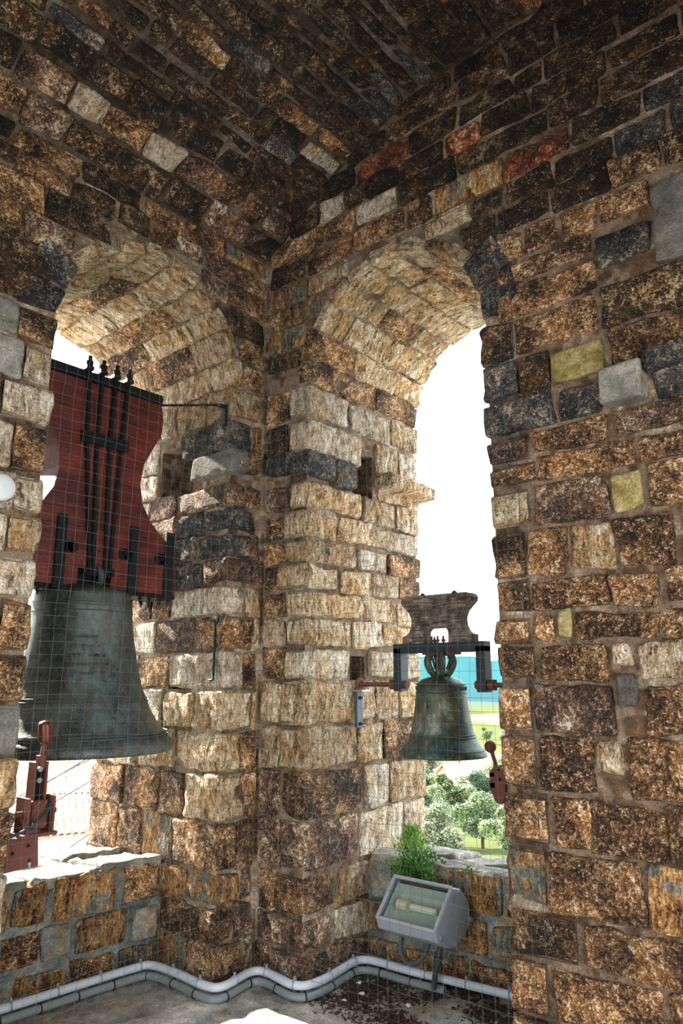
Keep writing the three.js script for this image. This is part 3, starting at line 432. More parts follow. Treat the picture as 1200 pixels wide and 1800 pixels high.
// ---------------------------------------------------------------- the small bell
{
  const t = base('church_bell', [0.927, 1.074, -0.41]);
  tag(t, 'small green bronze bell under a black iron yoke and a weathered wooden block', 'bell');
  const body = smoothProfile([[0.126, 0.345], [0.13, 0.3], [0.138, 0.237], [0.15, 0.165], [0.166, 0.1], [0.19, 0.062], [0.214, 0.028]], 26);
  part(t, 'bell_body', latheUV(bellProfile([[0.03, 0.393], [0.07, 0.39], [0.1, 0.378], [0.118, 0.362], ...body, [0.222, 0.012], [0.222, 0.004], [0.215, 0]], 0.018), 56, 1.1), greenBronze);
  part(t, 'moulding_band', [[0.128, 0.355, 0.003], [0.1305, 0.312, 0.003], [0.1655, 0.108, 0.003], [0.17, 0.096, 0.0025], [0.212, 0.034, 0.002]].map(([r, y, q]) => new THREE.TorusGeometry(r, q, 6, 56).rotateX(Math.PI / 2).translate(0, y, 0)), greenBronze);
  const letters = []; const lr = rng(4); for (let k = 0; k < 34; k++) { const a = (k / 34) * Math.PI * 2, put = (w, h, dx, dy) => letters.push(new THREE.BoxGeometry(w, h, 0.004).translate(dx, 0.334 + dy, 0.1292).rotateY(a)); put(0.003, 0.02, -0.005, 0); if (lr() < 0.6) put(0.003, 0.02, 0.005, 0); if (lr() < 0.7) put(0.011, 0.003, 0, pick([-0.008, 0, 0.008])); }
  part(t, 'inscription', letters, greenBronze, 'worn raised lettering under the shoulder');
  for (let k = 0; k < 6; k++) part(t, 'crown_loop', tube([[0.024, 0.385, 0], [0.058, 0.42, 0], [0.077, 0.465, 0], [0.062, 0.505, 0], [0.02, 0.512, 0]], 0.0135, 16, 8).rotateY(k * Math.PI / 3 + 0.25), greenBronze);
  part(t, 'crown_post', new THREE.CylinderGeometry(0.022, 0.03, 0.15, 10).translate(0, 0.46, 0), greenBronze);
  part(t, 'clapper', [rod([0, 0.36, 0], [0, 0.05, 0], 0.008), ball(0, 0.03, 0, 0.028)], M.blackIron);
  const fd = 0.065, w = 0.28;
  part(t, 'iron_yoke', [box(2 * w, 0.052, fd, 0, 0.54, 0, 0.002), box(0.05, 0.225, fd, -w + 0.025, 0.43, 0, 0.002), box(0.05, 0.225, fd, w - 0.025, 0.43, 0, 0.002)], M.frameIron);
  part(t, 'packing_plate', box(0.2, 0.012, 0.07, 0.01, 0.509, 0), M.rust);
  const wt = paint(1 / 0.5, (i, x, y) => { const v = 0.5 + 1.3 * (0.4 * (S150[x * N + y] - 0.5) + 0.4 * (S20[x * N + ((y * 3) & MASK)] - 0.5) + 0.4 * (L18[i] - 0.5)); return ramp(P(0x1f1a18, 0x3a312c, 0x574a42, 0x6d6058, 0x877b72, 0xa69c92), clamp(v, 0, 1)); });
  const s = new THREE.Shape(), prof = [[-0.21, 0.566], [-0.21, 0.597], [-0.188, 0.603], [-0.168, 0.618], [-0.152, 0.65], [-0.15, 0.69], [-0.165, 0.725], [-0.19, 0.748], [-0.212, 0.768], [-0.218, 0.787], [-0.208, 0.803], [-0.18, 0.81]];
  prof.forEach(([x, y], i) => s[i ? 'lineTo' : 'moveTo'](x, y)); [...prof].reverse().forEach(([x, y]) => s.lineTo(-x, y));
  s.lineTo(0.078, 0.566); s.lineTo(0.078, 0.6); s.absarc(0.045, 0.61, 0.033, 0, Math.PI / 2); s.absarc(-0.045, 0.61, 0.033, Math.PI / 2, Math.PI); s.lineTo(-0.078, 0.566); s.closePath();
  part(t, 'wooden_headstock', new THREE.ExtrudeGeometry(s, { depth: 0.06, bevelEnabled: true, bevelSize: 0.004, bevelThickness: 0.006, bevelSegments: 2 }).translate(0, 0.002, -0.03), new THREE.MeshStandardMaterial({ map: wt, roughness: 0.85, bumpMap: BUMP.streak, bumpScale: 0.003 }), 'grey weathered wooden block with scooped sides');
  for (const x of [-0.1, 0.1]) part(t, 'headstock_bolt', bolt(x, 0.82, 0.0, 'y', 0.014, 0.012), M.blackIron);
  for (const [x, z] of [[-0.065, 0.026], [-0.032, 0.026], [0.005, 0.026], [0.04, 0.026], [0.05, -0.026], [-0.05, -0.026]]) part(t, 'strap_rod', [rod([x, 0.49, z], [x, 0.6, z], 0.006, 8), rod([x, 0.49, z], [x * 0.5, 0.43, z * 0.8], 0.006, 8), bolt(x, 0.576, z, 'y', 0.012, 0.012)], M.rust);
  for (const q of [-1, 1]) {
    part(t, 'axle', [rod([q * 0.235, 0.352, 0], [q * (q < 0 ? 0.545 : 0.55), 0.352, 0], 0.013, 14)], M.rust, 'rusty iron axle');
    part(t, 'axle_nut', [new THREE.CylinderGeometry(0.03, 0.03, 0.03, 6).rotateZ(Math.PI / 2).translate(q * 0.3, 0.352, 0)], M.rust);
    part(t, 'axle_washer', new THREE.CylinderGeometry(0.022, 0.022, 0.03, 12).rotateZ(Math.PI / 2).translate(q * 0.225, 0.352, 0), M.rust);
  }
}
// bearing on the left jamb that carries the small bell's axle
{
  const t = base('axle_bracket', [0.36, 1.428, -0.405]); tag(t, 'small blue grey iron bracket bolted to the stone under the axle', 'bracket');
  part(t, 'plate', box(0.02, 0.2, 0.05, 0.022, -0.135, 0), metal(0x4d5a66, 0.5, 0.4)); part(t, 'shelf', box(0.07, 0.012, 0.075, 0.04, -0.036, 0), M.galv);
  part(t, 'bearing_ring', [new THREE.TorusGeometry(0.026, 0.011, 8, 20).rotateY(Math.PI / 2).translate(0.03, 0, 0), box(0.04, 0.02, 0.06, 0.03, -0.026, 0)], M.rust, 'rusty ring round the axle');
  for (const y of [-0.075, -0.215]) part(t, 'bolt', bolt(0.036, y, 0, 'x', 0.01, 0.012), M.blackIron);
}
// ---------------------------------------------------------------- electric strikers
{
  const t = base('bell_striker', [-0.06, 0.705, 1.207]); tag(t, 'rusty red electric striker with its hammer against the rim of the large bell', 'bell hammer');
  const hd = new THREE.LatheGeometry([[0.001, -0.05], [0.024, -0.048], [0.031, -0.035], [0.032, 0.03], [0.026, 0.045], [0.001, 0.05]].map((p) => new THREE.Vector2(...p)), 20);
  part(t, 'hammer_head', hd.rotateX(0.1).translate(0, 0.525, -0.012), new THREE.MeshStandardMaterial({ color: 0x5c2a20, roughness: 0.32, metalness: 0.3 }), 'glossy dark red hammer head');
  part(t, 'hammer_shaft', [rod([0, 0.48, -0.012], [0, 0.4, 0], 0.011), box(0.03, 0.06, 0.032, 0, 0.4, 0.0)], M.redIron);
  for (const s of [-1, 1]) part(t, 'arm_plate', box(0.06, 0.16, 0.01, 0, 0.325, s * 0.026 + 0.008), M.redIron);
  part(t, 'arm_back', box(0.01, 0.15, 0.05, -0.02, 0.325, 0.008), M.blackIron);
  for (const y of [0.375, 0.33]) part(t, 'pin', new THREE.CylinderGeometry(0.011, 0.011, 0.012, 14).rotateZ(Math.PI / 2).translate(0.022, y, 0.012), M.galv);
  part(t, 'coil_case', [box(0.09, 0.115, 0.075, 0, 0.195, 0.008, 0.008)], M.rust);
  for (const s of [-1, 1]) part(t, 'cradle_side', [box(0.11, 0.15, 0.012, 0.005, 0.19, 0.008 + s * 0.055), new THREE.CylinderGeometry(0.012, 0.012, 0.03, 12).rotateX(Math.PI / 2).translate(0.01, 0.2, 0.008 + s * 0.072)], M.redIron);
  part(t, 'cradle_base', [box(0.12, 0.014, 0.15, 0.005, 0.118, 0.008)], M.redIron);
  part(t, 'cable', tube([[0.05, 0.235, -0.03], [0.075, 0.2, 0.0], [0.07, 0.155, 0.06], [0.05, 0.13, 0.11], [0.03, 0.12, 0.16]], 0.007, 20, 8), new THREE.MeshStandardMaterial({ color: 0x1c3038, roughness: 0.6 }), 'dark cable');
  const plate = new THREE.Shape(); plate.moveTo(-0.012, -0.01); plate.lineTo(0.0, 0.11); plate.lineTo(0.22, 0.11); plate.lineTo(0.22, -0.02); plate.closePath();
  for (const [y, z] of [[0.075, 0.035], [0.015, 0.025], [0.055, 0.1]]) part(t, 'hole_disc', new THREE.CylinderGeometry(0.007, 0.007, 0.004, 10).rotateZ(Math.PI / 2).translate(0.022, y, z), M.blackIron);  // dark discs stand in for the shaded bolt holes
  part(t, 'mounting_plate', new THREE.ExtrudeGeometry(plate, { depth: 0.012, bevelEnabled: false }).rotateY(-Math.PI / 2).translate(0.02, 0, -0.005), M.redIron, 'flat red plate with dark discs for bolt holes');
  part(t, 'plate_bolt', [rod([0.02, 0.008, 0.022], [0.02, -0.02, 0.02], 0.005, 8), bolt(0.02, 0.005, 0.022, 'y', 0.009, 0.01)], M.galv);
}
{
  const t = base('bell_striker', [1.232, 0.893, -0.41]); tag(t, 'rusty striker with a round hammer ball beside the rim of the small bell', 'bell hammer');
  part(t, 'hammer_head', ball(-0.032, 0.243, 0, 0.029, 1, 1, 1, 18), M.redIron); part(t, 'hammer_shaft', rod([-0.028, 0.23, 0], [0.0, 0.14, 0], 0.011, 12, 0.009), M.redIron);
  const s = new THREE.Shape(); s.moveTo(-0.025, 0.13); s.lineTo(0.0, 0.158); s.lineTo(0.03, 0.158); s.lineTo(0.05, 0.13); s.lineTo(0.055, 0.04); s.lineTo(0.04, 0); s.lineTo(-0.004, 0.01); s.lineTo(-0.025, 0.06); s.closePath();
  for (const z of [-0.03, 0.022]) part(t, 'side_plate', new THREE.ExtrudeGeometry(s, { depth: 0.008, bevelEnabled: false }).translate(0, 0, z), M.redIron);
  part(t, 'slotted_block', [box(0.03, 0.022, 0.06, -0.012, 0.118, 0), box(0.03, 0.03, 0.06, -0.012, 0.072, 0)], M.blackIron); 
  part(t, 'roller', new THREE.CylinderGeometry(0.033, 0.033, 0.042, 20).rotateX(Math.PI / 2).translate(0.018, 0.022, 0), M.rust);
  for (const [x, y] of [[0.022, 0.145], [0.03, 0.1]]) part(t, 'bolt', new THREE.CylinderGeometry(0.008, 0.008, 0.07, 10).rotateX(Math.PI / 2).translate(x, y, 0), M.blackIron);
  part(t, 'wall_arm', [box(0.24, 0.03, 0.03, 0.15, 0.06, -0.004)], M.redIron);
}
// ---------------------------------------------------------------- ironwork on the left jamb
{
  const t = base('stay_rod', [-0.03, 2.938, 0.308]); tag(t, 'thin black iron rod from the headstock to a bracket on the arch edge', 'iron rod');
  part(t, 'rod', rod([-0.55, 0.145, 0.135], [0.0, 0.05, 0], 0.0075, 8), M.blackIron);
  part(t, 'bracket', [box(0.035, 0.12, 0.018, 0, -0.01, -0.018), box(0.03, 0.018, 0.05, 0, 0.042, 0)], M.blackIron); part(t, 'knob', ball(0.0, 0.058, 0, 0.014), M.galv, 'pale bolt head');
}
{
  const t = base('iron_hook', [-0.042, 1.453, 0.29]); tag(t, 'slim dark iron hook bar hanging on the stone beside the large bell', 'hook');
  part(t, 'bar', [rod([0, 0.3, 0], [0, 0.02, 0], 0.0065, 8), tube([[0, 0.02, 0], [0, 0, 0.004], [-0.02, -0.004, 0.006], [-0.035, 0, 0.0]], 0.006, 14, 8)], M.blackIron);
  part(t, 'eye', new THREE.TorusGeometry(0.018, 0.006, 8, 18).translate(0.008, 0.315, 0), M.blackIron); part(t, 'wall_pin', [rod([0.01, 0.32, -0.03], [0.01, 0.32, 0.015], 0.008), ball(0.012, 0.328, 0.012, 0.014)], M.galv);
}
{
  const t = base('wall_disc', [0.022, 2.248, 1.532]); tag(t, 'round white plastic disc fixed to the left stone pier', 'wall lamp');
  part(t, 'cover', new THREE.LatheGeometry([[0.001, 0.026], [0.03, 0.025], [0.05, 0.019], [0.058, 0.008], [0.058, 0]].map((p) => new THREE.Vector2(...p)), 32).rotateZ(-Math.PI / 2), new THREE.MeshStandardMaterial({ color: 0xd9e2e4, roughness: 0.4 })); part(t, 'back_ring', new THREE.CylinderGeometry(0.05, 0.05, 0.03, 24).rotateZ(Math.PI / 2).translate(-0.012, 0, 0), M.galv);
}
// ---------------------------------------------------------------- floodlight and its cables
{
  const t = base('floodlight', [0.839, 0.487, -0.335]); tag(t, 'grey metal floodlight with a glass front leaning on the right parapet', 'floodlight');
  const paintM = new THREE.MeshStandardMaterial({ color: 0x9aa6b2, roughness: 0.42, metalness: 0.25 }), w = 0.165;
  const pr = [[0, 0], [0.15, -0.155], [0.135, -0.2], [0.07, -0.235], [0, -0.25], [-0.1, -0.215], [-0.145, -0.165], [-0.12, -0.07], [-0.06, -0.015]]; // section (z, y): the glass spans the first two points
  const cheek = (g = 1) => { const s = new THREE.Shape(); pr.forEach(([z, y], i) => s[i ? 'lineTo' : 'moveTo'](-z * g, y * g)); s.closePath(); return s; };
  for (const q of [-1, 1]) part(t, 'side_panel', new THREE.ExtrudeGeometry(cheek(), { depth: 0.01, bevelEnabled: true, bevelSize: 0.003, bevelThickness: 0.002, bevelSegments: 1 }).rotateY(Math.PI / 2).translate(q * w - 0.005, 0, 0), paintM);
  const skin = []; for (let i = 1; i < pr.length; i++) { const a = pr[i], b = pr[(i + 1) % pr.length], L = Math.hypot(b[0] - a[0], b[1] - a[1]), an = Math.atan2(-(b[1] - a[1]), b[0] - a[0]); skin.push(box(2 * w - 0.01, 0.006, L + 0.004, 0, 0, 0, 0.002).rotateX(an).translate(0, (a[1] + b[1]) / 2, (a[0] + b[0]) / 2)); }
  part(t, 'housing', skin, paintM);
  const tilt = Math.atan2(0.155, 0.15), along = (g) => g.rotateX(tilt).translate(0, -0.0775 + 0.004, 0.075 + 0.004), LG = Math.hypot(0.15, 0.155);
  const frame = [box(2 * w + 0.012, 0.016, 0.014, 0, 0, -LG / 2), box(2 * w + 0.012, 0.016, 0.014, 0, 0, LG / 2), box(0.014, 0.016, LG, -w, 0, 0), box(0.014, 0.016, LG, w, 0, 0)].map(along);
  part(t, 'front_frame', frame, new THREE.MeshStandardMaterial({ color: 0xb4c0cc, roughness: 0.38, metalness: 0.3 }));
  part(t, 'glass', along(new THREE.PlaneGeometry(2 * w - 0.012, LG - 0.012).rotateX(-Math.PI / 2)), new THREE.MeshPhysicalMaterial({ color: 0xeef4f0, transmission: 1, thickness: 0, roughness: 0.06, ior: 1.45 }));
  part(t, 'reflector', [box(2 * w - 0.03, 0.004, LG - 0.03, 0, -0.085, 0), box(2 * w - 0.03, 0.06, 0.004, 0, -0.05, -LG / 2 + 0.02).rotateX(0.001), box(2 * w - 0.03, 0.06, 0.004, 0, -0.05, LG / 2 - 0.02), box(0.004, 0.07, LG - 0.03, -w + 0.02, -0.05, 0), box(0.004, 0.07, LG - 0.03, w - 0.02, -0.05, 0)].map(along), metal(0xc8d0cc, 0.4, 0.35));
  part(t, 'lamp', [new THREE.CapsuleGeometry(0.016, 0.13, 4, 12).rotateZ(Math.PI / 2).translate(0.03, -0.045, 0)].map(along), new THREE.MeshStandardMaterial({ color: 0xdfe4dc, roughness: 0.25 })); part(t, 'lamp_socket', [new THREE.CylinderGeometry(0.024, 0.026, 0.06, 16).rotateZ(Math.PI / 2).translate(-0.085, -0.045, 0)].map(along), new THREE.MeshStandardMaterial({ color: 0xd8cdb4, roughness: 0.5 }), 'cream ceramic socket');
  for (const [z, y] of [[0.115, -0.185], [-0.035, -0.025], [-0.14, -0.16], [0.0, -0.238]]) part(t, 'screw', new THREE.CylinderGeometry(0.01, 0.012, 0.014, 12).rotateZ(Math.PI / 2).translate(w + 0.014, y, z), M.galv);
  part(t, 'rear_bracket', [box(0.26, 0.03, 0.008, 0, -0.2, -0.142), box(0.02, 0.03, 0.05, 0, -0.2, -0.165)], M.blackIron);
  part(t, 'feed_cable', tube([[-0.1, -0.22, 0.03], [-0.105, -0.29, 0.05], [-0.075, -0.345, 0.06], [-0.02, -0.345, 0.05], [0.025, -0.3, 0.03], [0.035, -0.235, 0.01]], 0.0115, 30, 10), new THREE.MeshStandardMaterial({ color: 0x3c4347, roughness: 0.6 }), 'dark looped cable under the housing');
  part(t, 'supply_cable', [tube([[0.085, -0.24, -0.02], [0.075, -0.33, 0.0], [0.055, -0.41, 0.0], [0.045, -0.455, -0.005]], 0.013, 20, 10), new THREE.CylinderGeometry(0.019, 0.019, 0.03, 12).translate(0.076, -0.325, 0.0)], new THREE.MeshStandardMaterial({ color: 0x343a3d, roughness: 0.6 }), 'dark cable dropping to the conduit');
}
// ---------------------------------------------------------------- conduits along the foot of the wall
{
  const path = [[-0.4, 1.3], [-0.365, 1.139], [-0.352, 0.829], [-0.332, 0.47], [-0.31, 0.41], [-0.24, 0.39], [-0.1, 0.385], [0.069, 0.392], [0.155, 0.378], [0.172, 0.32], [0.14, 0.16], [0.155, 0.105], [0.217, 0.092], [0.385, 0.118], [0.455, 0.088], [0.47, -0.028], [0.435, -0.3], [0.475, -0.36], [0.56, -0.372], [0.722, -0.378], [0.902, -0.402], [1.254, -0.445], [1.44, -0.48]];
  const colors = [['white plastic conduit snaking along the foot of the stone walls', 0xc3cdd8, 0.062, 0.019, 0, 0], ['grey plastic conduit lying on the floor under the white one', 0x7c8789, 0.02, 0.018, 0.012, 0.014]];
  for (const [label, col, y, r, dx, dz] of colors) {
    const t = base('conduit', [0, 0, 0]); tag(t, label, 'pipe');
    const pts = (r === 0.019 ? path : path.slice(0, 21)).map(([x, z]) => V(x + dx, y, z + dz)); 
    part(t, 'pipe', tube(pts, r, 220, 12, false, 0.35), new THREE.MeshStandardMaterial({ color: col, roughness: 0.45 }));
    const c = new THREE.CatmullRomCurve3(pts, false, 'catmullrom', 0.35), N2 = 16;
    for (let i = 1; i < N2; i++) { const p = c.getPointAt(i / N2), d = c.getTangentAt(i / N2), g = new THREE.TorusGeometry(r + 0.002, 0.003, 6, 16).applyQuaternion(new THREE.Quaternion().setFromUnitVectors(V(0, 0, 1), d)).translate(p.x, p.y, p.z); part(t, r === 0.019 ? 'pipe_clip' : 'cable_tie', r === 0.019 ? [g, box(0.012, 0.02, 0.012, p.x, p.y + r + 0.008, p.z)] : g, r === 0.019 ? M.galv : M.blackIron); }
  }
}
// ---------------------------------------------------------------- bird net hung inside both arches
{
  const t = base('bird_net', [0, 0, 0]); tag(t, 'fine grey green bird net hung in front of both arches and the corner', 'net');
  const path = new THREE.CatmullRomCurve3([V(0.05, 0, 1.42), V(0.05, 0, 1.0), V(0.055, 0, 0.5), V(0.07, 0, 0.22), V(0.12, 0, 0.12), V(0.24, 0, 0.07), V(0.5, 0, 0.055), V(1.0, 0, 0.055), V(1.66, 0, 0.05)], false, 'catmullrom', 0.5);
  const cell = 0.056, L = path.getLength(), nu = Math.round(L / cell), nv = 66, top = 3.74, P2 = [...Array(nu + 1)].map((_, i) => [path.getPointAt(i / nu), path.getTangentAt(i / nu)]);
  const knot = (i, j) => { const [p, d] = P2[i], v = j / nv, y = lerp(0.03, top, v) + 0.018 * noise(i * 0.11, j * 0.05, 3) + 0.02 * Math.sin(i * 0.33) * (1 - v) * v, o = 0.03 * noise(i * 0.07, j * 0.09, 8) + 0.012 * noise(i * 0.3, j * 0.25, 1), s = 0.022 * noise(i * 0.06, j * 0.08, 21); return V(p.x + d.x * s - d.z * o * -1 * Math.sign(1), y, p.z + d.z * s + d.x * o); };
  const K = [...Array(nu + 1)].map((_, i) => [...Array(nv + 1)].map((_, j) => knot(i, j)));
  const pos = [], idx = [], thread = (pts, r) => { const b = pos.length / 3; pts.forEach((p, i) => { const d = pts[Math.min(i + 1, pts.length - 1)].clone().sub(pts[Math.max(i - 1, 0)]).normalize(), a = Math.abs(d.y) < 0.9 ? V(0, 1, 0) : V(1, 0, 0), e = a.clone().cross(d).normalize(), f = d.clone().cross(e); for (let k = 0; k < 3; k++) { const c = Math.cos(k * 2.094) * r, s = Math.sin(k * 2.094) * r; pos.push(p.x + e.x * c + f.x * s, p.y + e.y * c + f.y * s, p.z + e.z * c + f.z * s); } }); for (let i = 0; i < pts.length - 1; i++) for (let k = 0; k < 3; k++) { const q = b + i * 3, k2 = (k + 1) % 3; idx.push(q + k, q + k2, q + 3 + k2, q + k, q + 3 + k2, q + 3 + k); } };
  for (let i = 0; i <= nu; i++) thread(K[i], 0.0008); for (let j = 0; j <= nv; j++) thread(K.map((c) => c[j]), 0.0008);
  const g = new THREE.BufferGeometry(); g.setAttribute('position', new THREE.Float32BufferAttribute(pos, 3)); g.setIndex(idx); g.computeVertexNormals();
  tag(part(t, 'mesh_twine', g, new THREE.MeshStandardMaterial({ color: 0x5f6d66, roughness: 0.8 })), null, null, null, 'stuff');
  part(t, 'edge_cord', [tube(K.map((c) => c[nv]), 0.002, 120, 6), tube(K[nu], 0.0018, 60, 6)], new THREE.MeshStandardMaterial({ color: 0x3a4340, roughness: 0.8 }));
}
// ---------------------------------------------------------------- plants in the right parapet
function leafTuft(name, label, at, spread, n, seed, trail) {
  const t = base(name, at); tag(t, label, 'plant'); const r = rng(seed), rr = (a, b) => a + r() * (b - a), mats = [0x4d8a22, 0x69a632, 0x36661a, 0x8cbf46].map((c) => new THREE.MeshStandardMaterial({ color: c, roughness: 0.7, side: THREE.DoubleSide })), gs = [[], [], [], []], stems = [];
  const leaf = (s) => { const sh = new THREE.Shape(); sh.moveTo(0, 0); sh.quadraticCurveTo(s * 0.42, s * 0.35, 0, s); sh.quadraticCurveTo(-s * 0.42, s * 0.35, 0, 0); const g = new THREE.ShapeGeometry(sh, 2), p = g.attributes.position; for (let i = 0; i < p.count; i++) p.setZ(i, 0.25 * Math.abs(p.getX(i))); g.computeVertexNormals(); return g; };
  const proto = [leaf(0.016), leaf(0.021), leaf(0.026)];
  for (let i = 0; i < n; i++) {
    const k = r(), [x, y, z] = trail(k, rr), g = proto[Math.floor(r() * 3)].clone().rotateX(rr(-1.9, 0.6)).rotateY(rr(0, 6.28)).rotateZ(rr(-0.5, 0.5)).translate(x, y, z);
    gs[y > spread * 0.4 ? (r() < 0.55 ? 3 : 1) : Math.floor(r() * 3)].push(g);
  }
  gs.forEach((g, i) => { if (g.length) tag(part(t, 'leaves', g, mats[i]), null, null, null, 'stuff'); });
  for (let i = 0; i < Math.max(3, n / 60); i++) { const [x, y, z] = trail(r(), rr); stems.push(tube([[0, 0, 0], [x * 0.4, y * 0.6 + 0.01, z * 0.4], [x, y, z]], 0.0012, 8, 4)); }
  part(t, 'stems', stems, new THREE.MeshStandardMaterial({ color: 0x5c6a2c, roughness: 0.8 }));
}
leafTuft('wall_plant', 'bushy bright green plant rooted in the parapet above the floodlight', [0.655, 0.52, -0.54], 0.15, 2300, 31, (k, rr) => {
  const y = k < 0.45 ? rr(0, 0.17) : rr(-0.12, 0.03), w = y > 0 ? 0.125 * (1 - y / 0.2) + 0.018 : 0.145, a = rr(0, 6.28), q = Math.sqrt(rr(0, 1)) * (0.98 + 0.45 * noise(a * 1.3, y * 22, 3) + (rr(0, 1) < 0.06 ? 0.3 : 0)); return [Math.cos(a) * q * w - (y > 0.05 ? 0.02 : -0.012), y, (y > 0 ? Math.sin(a) * q * w * 0.7 : 0.03 + q * 0.035) + 0.0];
});
leafTuft('wall_plant', 'tiny green sprig growing from the parapet joint near the right jamb', [0.97, 0.52, -0.57], 0.02, 70, 32, (k, rr) => [rr(-0.03, 0.035), rr(-0.06, 0.025), rr(0.0, 0.03)]);
// ---------------------------------------------------------------- dry litter on the floor
{
  const r = rng(88), rr = (a, b) => a + r() * (b - a), flake = new THREE.BufferGeometry(); flake.setAttribute('position', new THREE.Float32BufferAttribute([-1, 0, -0.5, 1, 0.15, -0.4, 0.8, 0, 0.5, -0.9, 0.25, 0.4], 3)); flake.setIndex([0, 2, 1, 0, 3, 2]); flake.computeVertexNormals();
  const n = 9000, im = new THREE.InstancedMesh(flake, new THREE.MeshStandardMaterial({ color: 0x3a2a1c, roughness: 0.95, side: THREE.DoubleSide }), n), m = new THREE.Matrix4(), q = new THREE.Quaternion(), e = new THREE.Euler(), c = new THREE.Color();
  let i = 0; while (i < n) {
    const x = rr(0.1, 1.6), z = rr(-0.62, 0.25), wall = z < -0.12 * (x - 0.345) - 0.5; if (wall || (x < 0.36 && z < 0.06)) continue;
    const d = clamp(0.5 + 1.3 * noise(x * 3.5, 5, z * 3.5) + 0.5 * noise(x * 12, 1, z * 12), 0, 1) * clamp((0.16 - z) / 0.2, 0, 1) * (x < 0.4 ? 0.5 : 1); if (r() > d) continue;
    e.set(rr(-0.4, 0.4), rr(0, 6.28), rr(-0.4, 0.4)); const s = rr(0.003, 0.011); m.compose(V(x, 0.003, z), q.setFromEuler(e), V(s, s, s)); im.setMatrixAt(i, m); const k = rr(0.4, 1.5); im.setColorAt(i, c.setRGB(k, k * rr(0.75, 1), k * rr(0.5, 0.9))); i++;
  }
  im.name = 'floor_litter'; shade(im); scene.add(im); tag(im, 'dry brown leaf litter and dirt scattered below the floodlight', 'litter', null, 'stuff');
  const labels = ['white feather scrap lying on the litter below the floodlight cable', 'white pebble chip on the litter in front of the conduit bend', 'pale stone chip on the litter furthest to the right', 'white chip on bare concrete beside the litter'];
  [[0.62, -0.13], [0.53, -0.22], [0.86, -0.17], [0.6, -0.02]].forEach(([x, z], k) => { const g = roughen(new THREE.IcosahedronGeometry(0.013, 1).scale(1.2, 0.45, 0.8), 0.006, 60, k), o = mesh('stone_chip', g.rotateY(k), new THREE.MeshStandardMaterial({ color: 0xd6d3cb, roughness: 0.9 })); o.position.set(x, 0.008, z); tag(o, labels[k], 'chip'); });
}
// ---------------------------------------------------------------- the country outside
const toward = (deg, dist, y) => { const a = THREE.MathUtils.degToRad(deg); return V(EYE.x + dist * (FWD.x * Math.cos(a) + RIGHT.x * Math.sin(a)), y, EYE.z + dist * (FWD.z * Math.cos(a) + RIGHT.z * Math.sin(a))); };
const deg = (px) => THREE.MathUtils.radToDeg(Math.atan((px - 600) / 1333));
{ // land falling from the tower's hill to a plain of fields
  const cols = 90, radii = [14, 22, 32, 45, 60, 80, 100, 130, 170, 220, 290, 380, 500, 660, 850, 1100, 1400, 1800, 2300, 2900, 3600, 4500, 6000], pos = [], col = [], idx = [], c = new THREE.Color();
  const H0 = [[0, -9], [30, -10.5], [58, -11.9], [70, -12.8], [86, -13.9], [104, -14.9], [135, -16.7], [330, -24.7], [900, -46], [2000, -78], [3000, -92], [9000, -95]], hAt = (d) => { for (let i = 1; i < H0.length; i++) if (d <= H0[i][0]) return lerp(H0[i - 1][1], H0[i][1], (d - H0[i - 1][0]) / (H0[i][0] - H0[i - 1][0])); return -95; };
  radii.forEach((d, j) => { for (let i = 0; i <= cols; i++) { const a = -75 + (150 * i) / cols, p = toward(a, d, hAt(d) + (d > 150 ? 0.004 * d * noise(i * 0.23, j * 0.6, 2) : 0)); pos.push(p.x, p.y, p.z); } });
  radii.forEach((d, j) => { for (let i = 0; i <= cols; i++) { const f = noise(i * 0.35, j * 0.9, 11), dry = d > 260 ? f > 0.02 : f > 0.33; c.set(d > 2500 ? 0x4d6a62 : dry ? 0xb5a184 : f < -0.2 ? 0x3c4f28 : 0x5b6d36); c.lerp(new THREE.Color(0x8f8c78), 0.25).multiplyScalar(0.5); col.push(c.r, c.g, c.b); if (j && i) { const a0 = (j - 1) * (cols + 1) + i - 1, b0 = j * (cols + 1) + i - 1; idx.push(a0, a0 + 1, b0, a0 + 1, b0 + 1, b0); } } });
  const g = new THREE.BufferGeometry(); g.setAttribute('position', new THREE.Float32BufferAttribute(pos, 3)); g.setAttribute('color', new THREE.Float32BufferAttribute(col, 3)); g.setIndex(idx); g.computeVertexNormals();
  tag(mesh('ground', g, new THREE.MeshPhysicalMaterial({ vertexColors: true, roughness: 1, specularIntensity: 0, side: THREE.DoubleSide })), 'land with pale and green fields below the tower', null, null, 'structure');
}
function ridge(label, dist, depth, y0, h, color, seed) { // a range of hills with slopes and gullies; haze is put into its colour
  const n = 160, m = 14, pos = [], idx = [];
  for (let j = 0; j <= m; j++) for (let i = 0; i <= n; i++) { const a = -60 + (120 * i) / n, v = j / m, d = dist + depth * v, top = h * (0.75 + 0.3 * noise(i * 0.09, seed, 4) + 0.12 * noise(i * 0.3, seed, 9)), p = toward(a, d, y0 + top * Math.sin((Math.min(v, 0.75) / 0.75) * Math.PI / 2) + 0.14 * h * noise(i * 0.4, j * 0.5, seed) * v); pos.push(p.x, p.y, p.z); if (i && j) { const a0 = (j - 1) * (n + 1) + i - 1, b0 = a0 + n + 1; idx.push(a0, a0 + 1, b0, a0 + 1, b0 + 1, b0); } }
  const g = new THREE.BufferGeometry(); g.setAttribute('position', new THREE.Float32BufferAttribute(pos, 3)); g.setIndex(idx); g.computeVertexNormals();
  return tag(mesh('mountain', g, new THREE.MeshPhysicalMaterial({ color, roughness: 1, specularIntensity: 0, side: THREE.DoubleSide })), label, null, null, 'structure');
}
ridge('far mountain ridge on the horizon, tinted blue for haze', 6500, 3500, -95, 530, 0x2a5256, 3);
